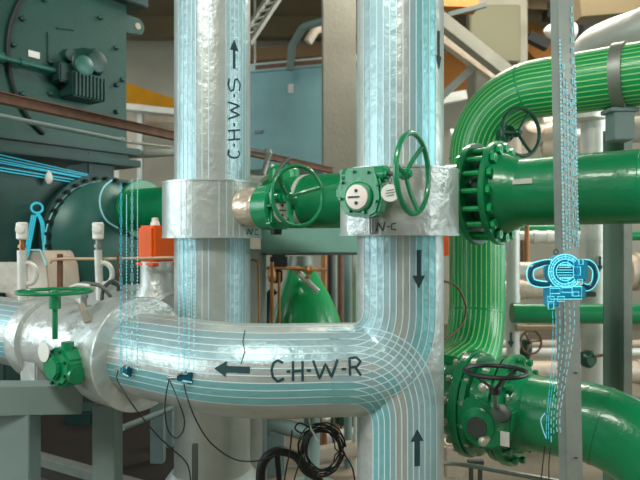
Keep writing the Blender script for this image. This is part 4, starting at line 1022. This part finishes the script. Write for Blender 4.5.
# coil of cable hanging under the branch
rnd = random.Random(5); mb = MB(); pts = []
cx, cyy = 322, 450
for k in range(11*20):
    q = 2*PI*k/20; lp = k//20; e = (k % 20)/20
    Rx = 19+4.0*math.sin(lp*2.1)+1.2*math.sin(q*2+lp); Ry = 22.5+3.6*math.cos(lp*1.7)+1.0*math.cos(q*3+lp)
    pts.append(P(cx+1.5*math.sin(lp*3.3)+Rx*math.cos(q+.2), cyy+1.5*math.cos(lp*2.3)+Ry*math.sin(q+.2), 3.12+.05*math.sin(lp*1.9)+.02*math.sin(q)))
mb.tube(pts, .0036, 6)
mb.tube(smooth([P(304, 448, 3.1), P(297, 470, 3.1), P(290, 495, 3.1)], 6), .004, 6)
tag(mb.build('cable_coil', BLACK), 'coil of thin black cable hanging under the branch beside the return riser', 'cable')
for pts, lab in ((((310, 428, 3.05), (300, 423, 3.0), (295, 428, 3.0), (302, 433, 3.02), (312, 428, 3.05)), 'small black cable loop tied at the top of the coil'), (((338, 437, 3.1), (345, 455, 3.1), (353, 470, 3.1), (356, 495, 3.1)), 'loose black cable tail falling right of the coil'), (((292, 430, 3.05), (290, 450, 3.05), (286, 470, 3.05), (282, 495, 3.05)), 'loose black cable falling left of the coil')):
    cable(pts, .004, lab)
tag(MB().tube([P(311, 429, 3.02), P(319, 441, 3.0)], .005, 8).tube([P(311, 429, 3.02), P(309, 418, 3.05)], .004, 8).build('cable_tie', WHITEP), 'white tie holding the black cable coil', 'tie')
# black wire loops right of the return riser
cable([(443, 281, 3.25), (456, 286, 3.3), (465, 303, 3.35), (464, 320, 3.35), (455, 332, 3.3), (444, 339, 3.25)], .006, 'thin dark cable bulging right from the return riser over the green bend', RUST)
mb = MB(); bx(mb, 436, 449, 228, 256, 7.0, .12, .01); tag(mb.build('orange_box', ORANGE), 'small orange box glimpsed between the return riser and the green bend', 'box')
# unseen ceiling lights, added to go with the overhead area lights
for k, (x, y) in enumerate(((-1.5, -.5), (2.5, 7.5))):
    root = thing('added_ceiling_light', ('added ceiling light strip above the risers, out of view', 'added ceiling light strip over the back of the hall, out of view')[k], 'lamp', (x, y, 6.28), 'added ceiling lights')
    MB().box((x, y, 6.34), (.8, 0, 0), (0, .12, 0), (0, 0, .06), .01).build('fill_housing', WPIPE, root); MB().box((x, y, 6.27), (.76, 0, 0), (0, .09, 0), (0, 0, .012)).build('added_light_diffuser', FILLM, root)

# ------------------------------------------------------------------ light, camera
w = bpy.data.worlds.new('world'); bpy.context.scene.world = w; w.use_nodes = True
w.node_tree.nodes['Background'].inputs[0].default_value = (.80, .95, 1.0, 1); w.node_tree.nodes['Background'].inputs[1].default_value = 1.5
def area(name, loc, target, sx, sy, power, colr):
    l = bpy.data.lights.new(name, 'AREA'); l.shape = 'RECTANGLE'; l.size = sx; l.size_y = sy; l.energy = power; l.color = colr
    o = bpy.data.objects.new(name, l); C.objects.link(o); o.location = loc
    o.rotation_euler = (V(target)-V(loc)).to_track_quat('-Z', 'Y').to_euler(); return o
area('side_fill_left', (-8.6, 1.5, 3.4), (0, 4, 1.8), 8, 3, 270, (.85, .97, 1))  # unseen area light added at the side for the pipe highlights
area('side_fill_right', (8.6, 2.0, 3.6), (0, 4, 1.8), 8, 3, 420, (.92, 1, .98))  # matching light added from the other side, no source in view
area('overhead_fill', (-1.5, -.5, 6.2), (-.3, 3.4, 1.6), 3.0, 1.2, 330, (1, .97, .9))  # overhead area light added out of view for highlights along the tops
area('overhead_fill_far', (2.5, 7.5, 6.2), (2.5, 8.5, 0), 4.0, 1.5, 330, (1, .93, .82))  # second added overhead light, for the back of the hall
cam = bpy.data.cameras.new('camera'); cam.lens = F/640*36; cam.sensor_width = 36; cam.clip_end = 60
cam.dof.use_dof = True; cam.dof.focus_distance = 3.0; cam.dof.aperture_fstop = 2.4
co = bpy.data.objects.new('camera', cam); C.objects.link(co); co.location = CAM; co.rotation_euler = (PI/2, 0, 0)
sc = bpy.context.scene; sc.camera = co
sc.view_settings.view_transform = 'Standard'; sc.view_settings.look = 'None'; sc.view_settings.gamma = 1; sc.view_settings.use_curve_mapping = False
sc.view_settings.exposure = .22
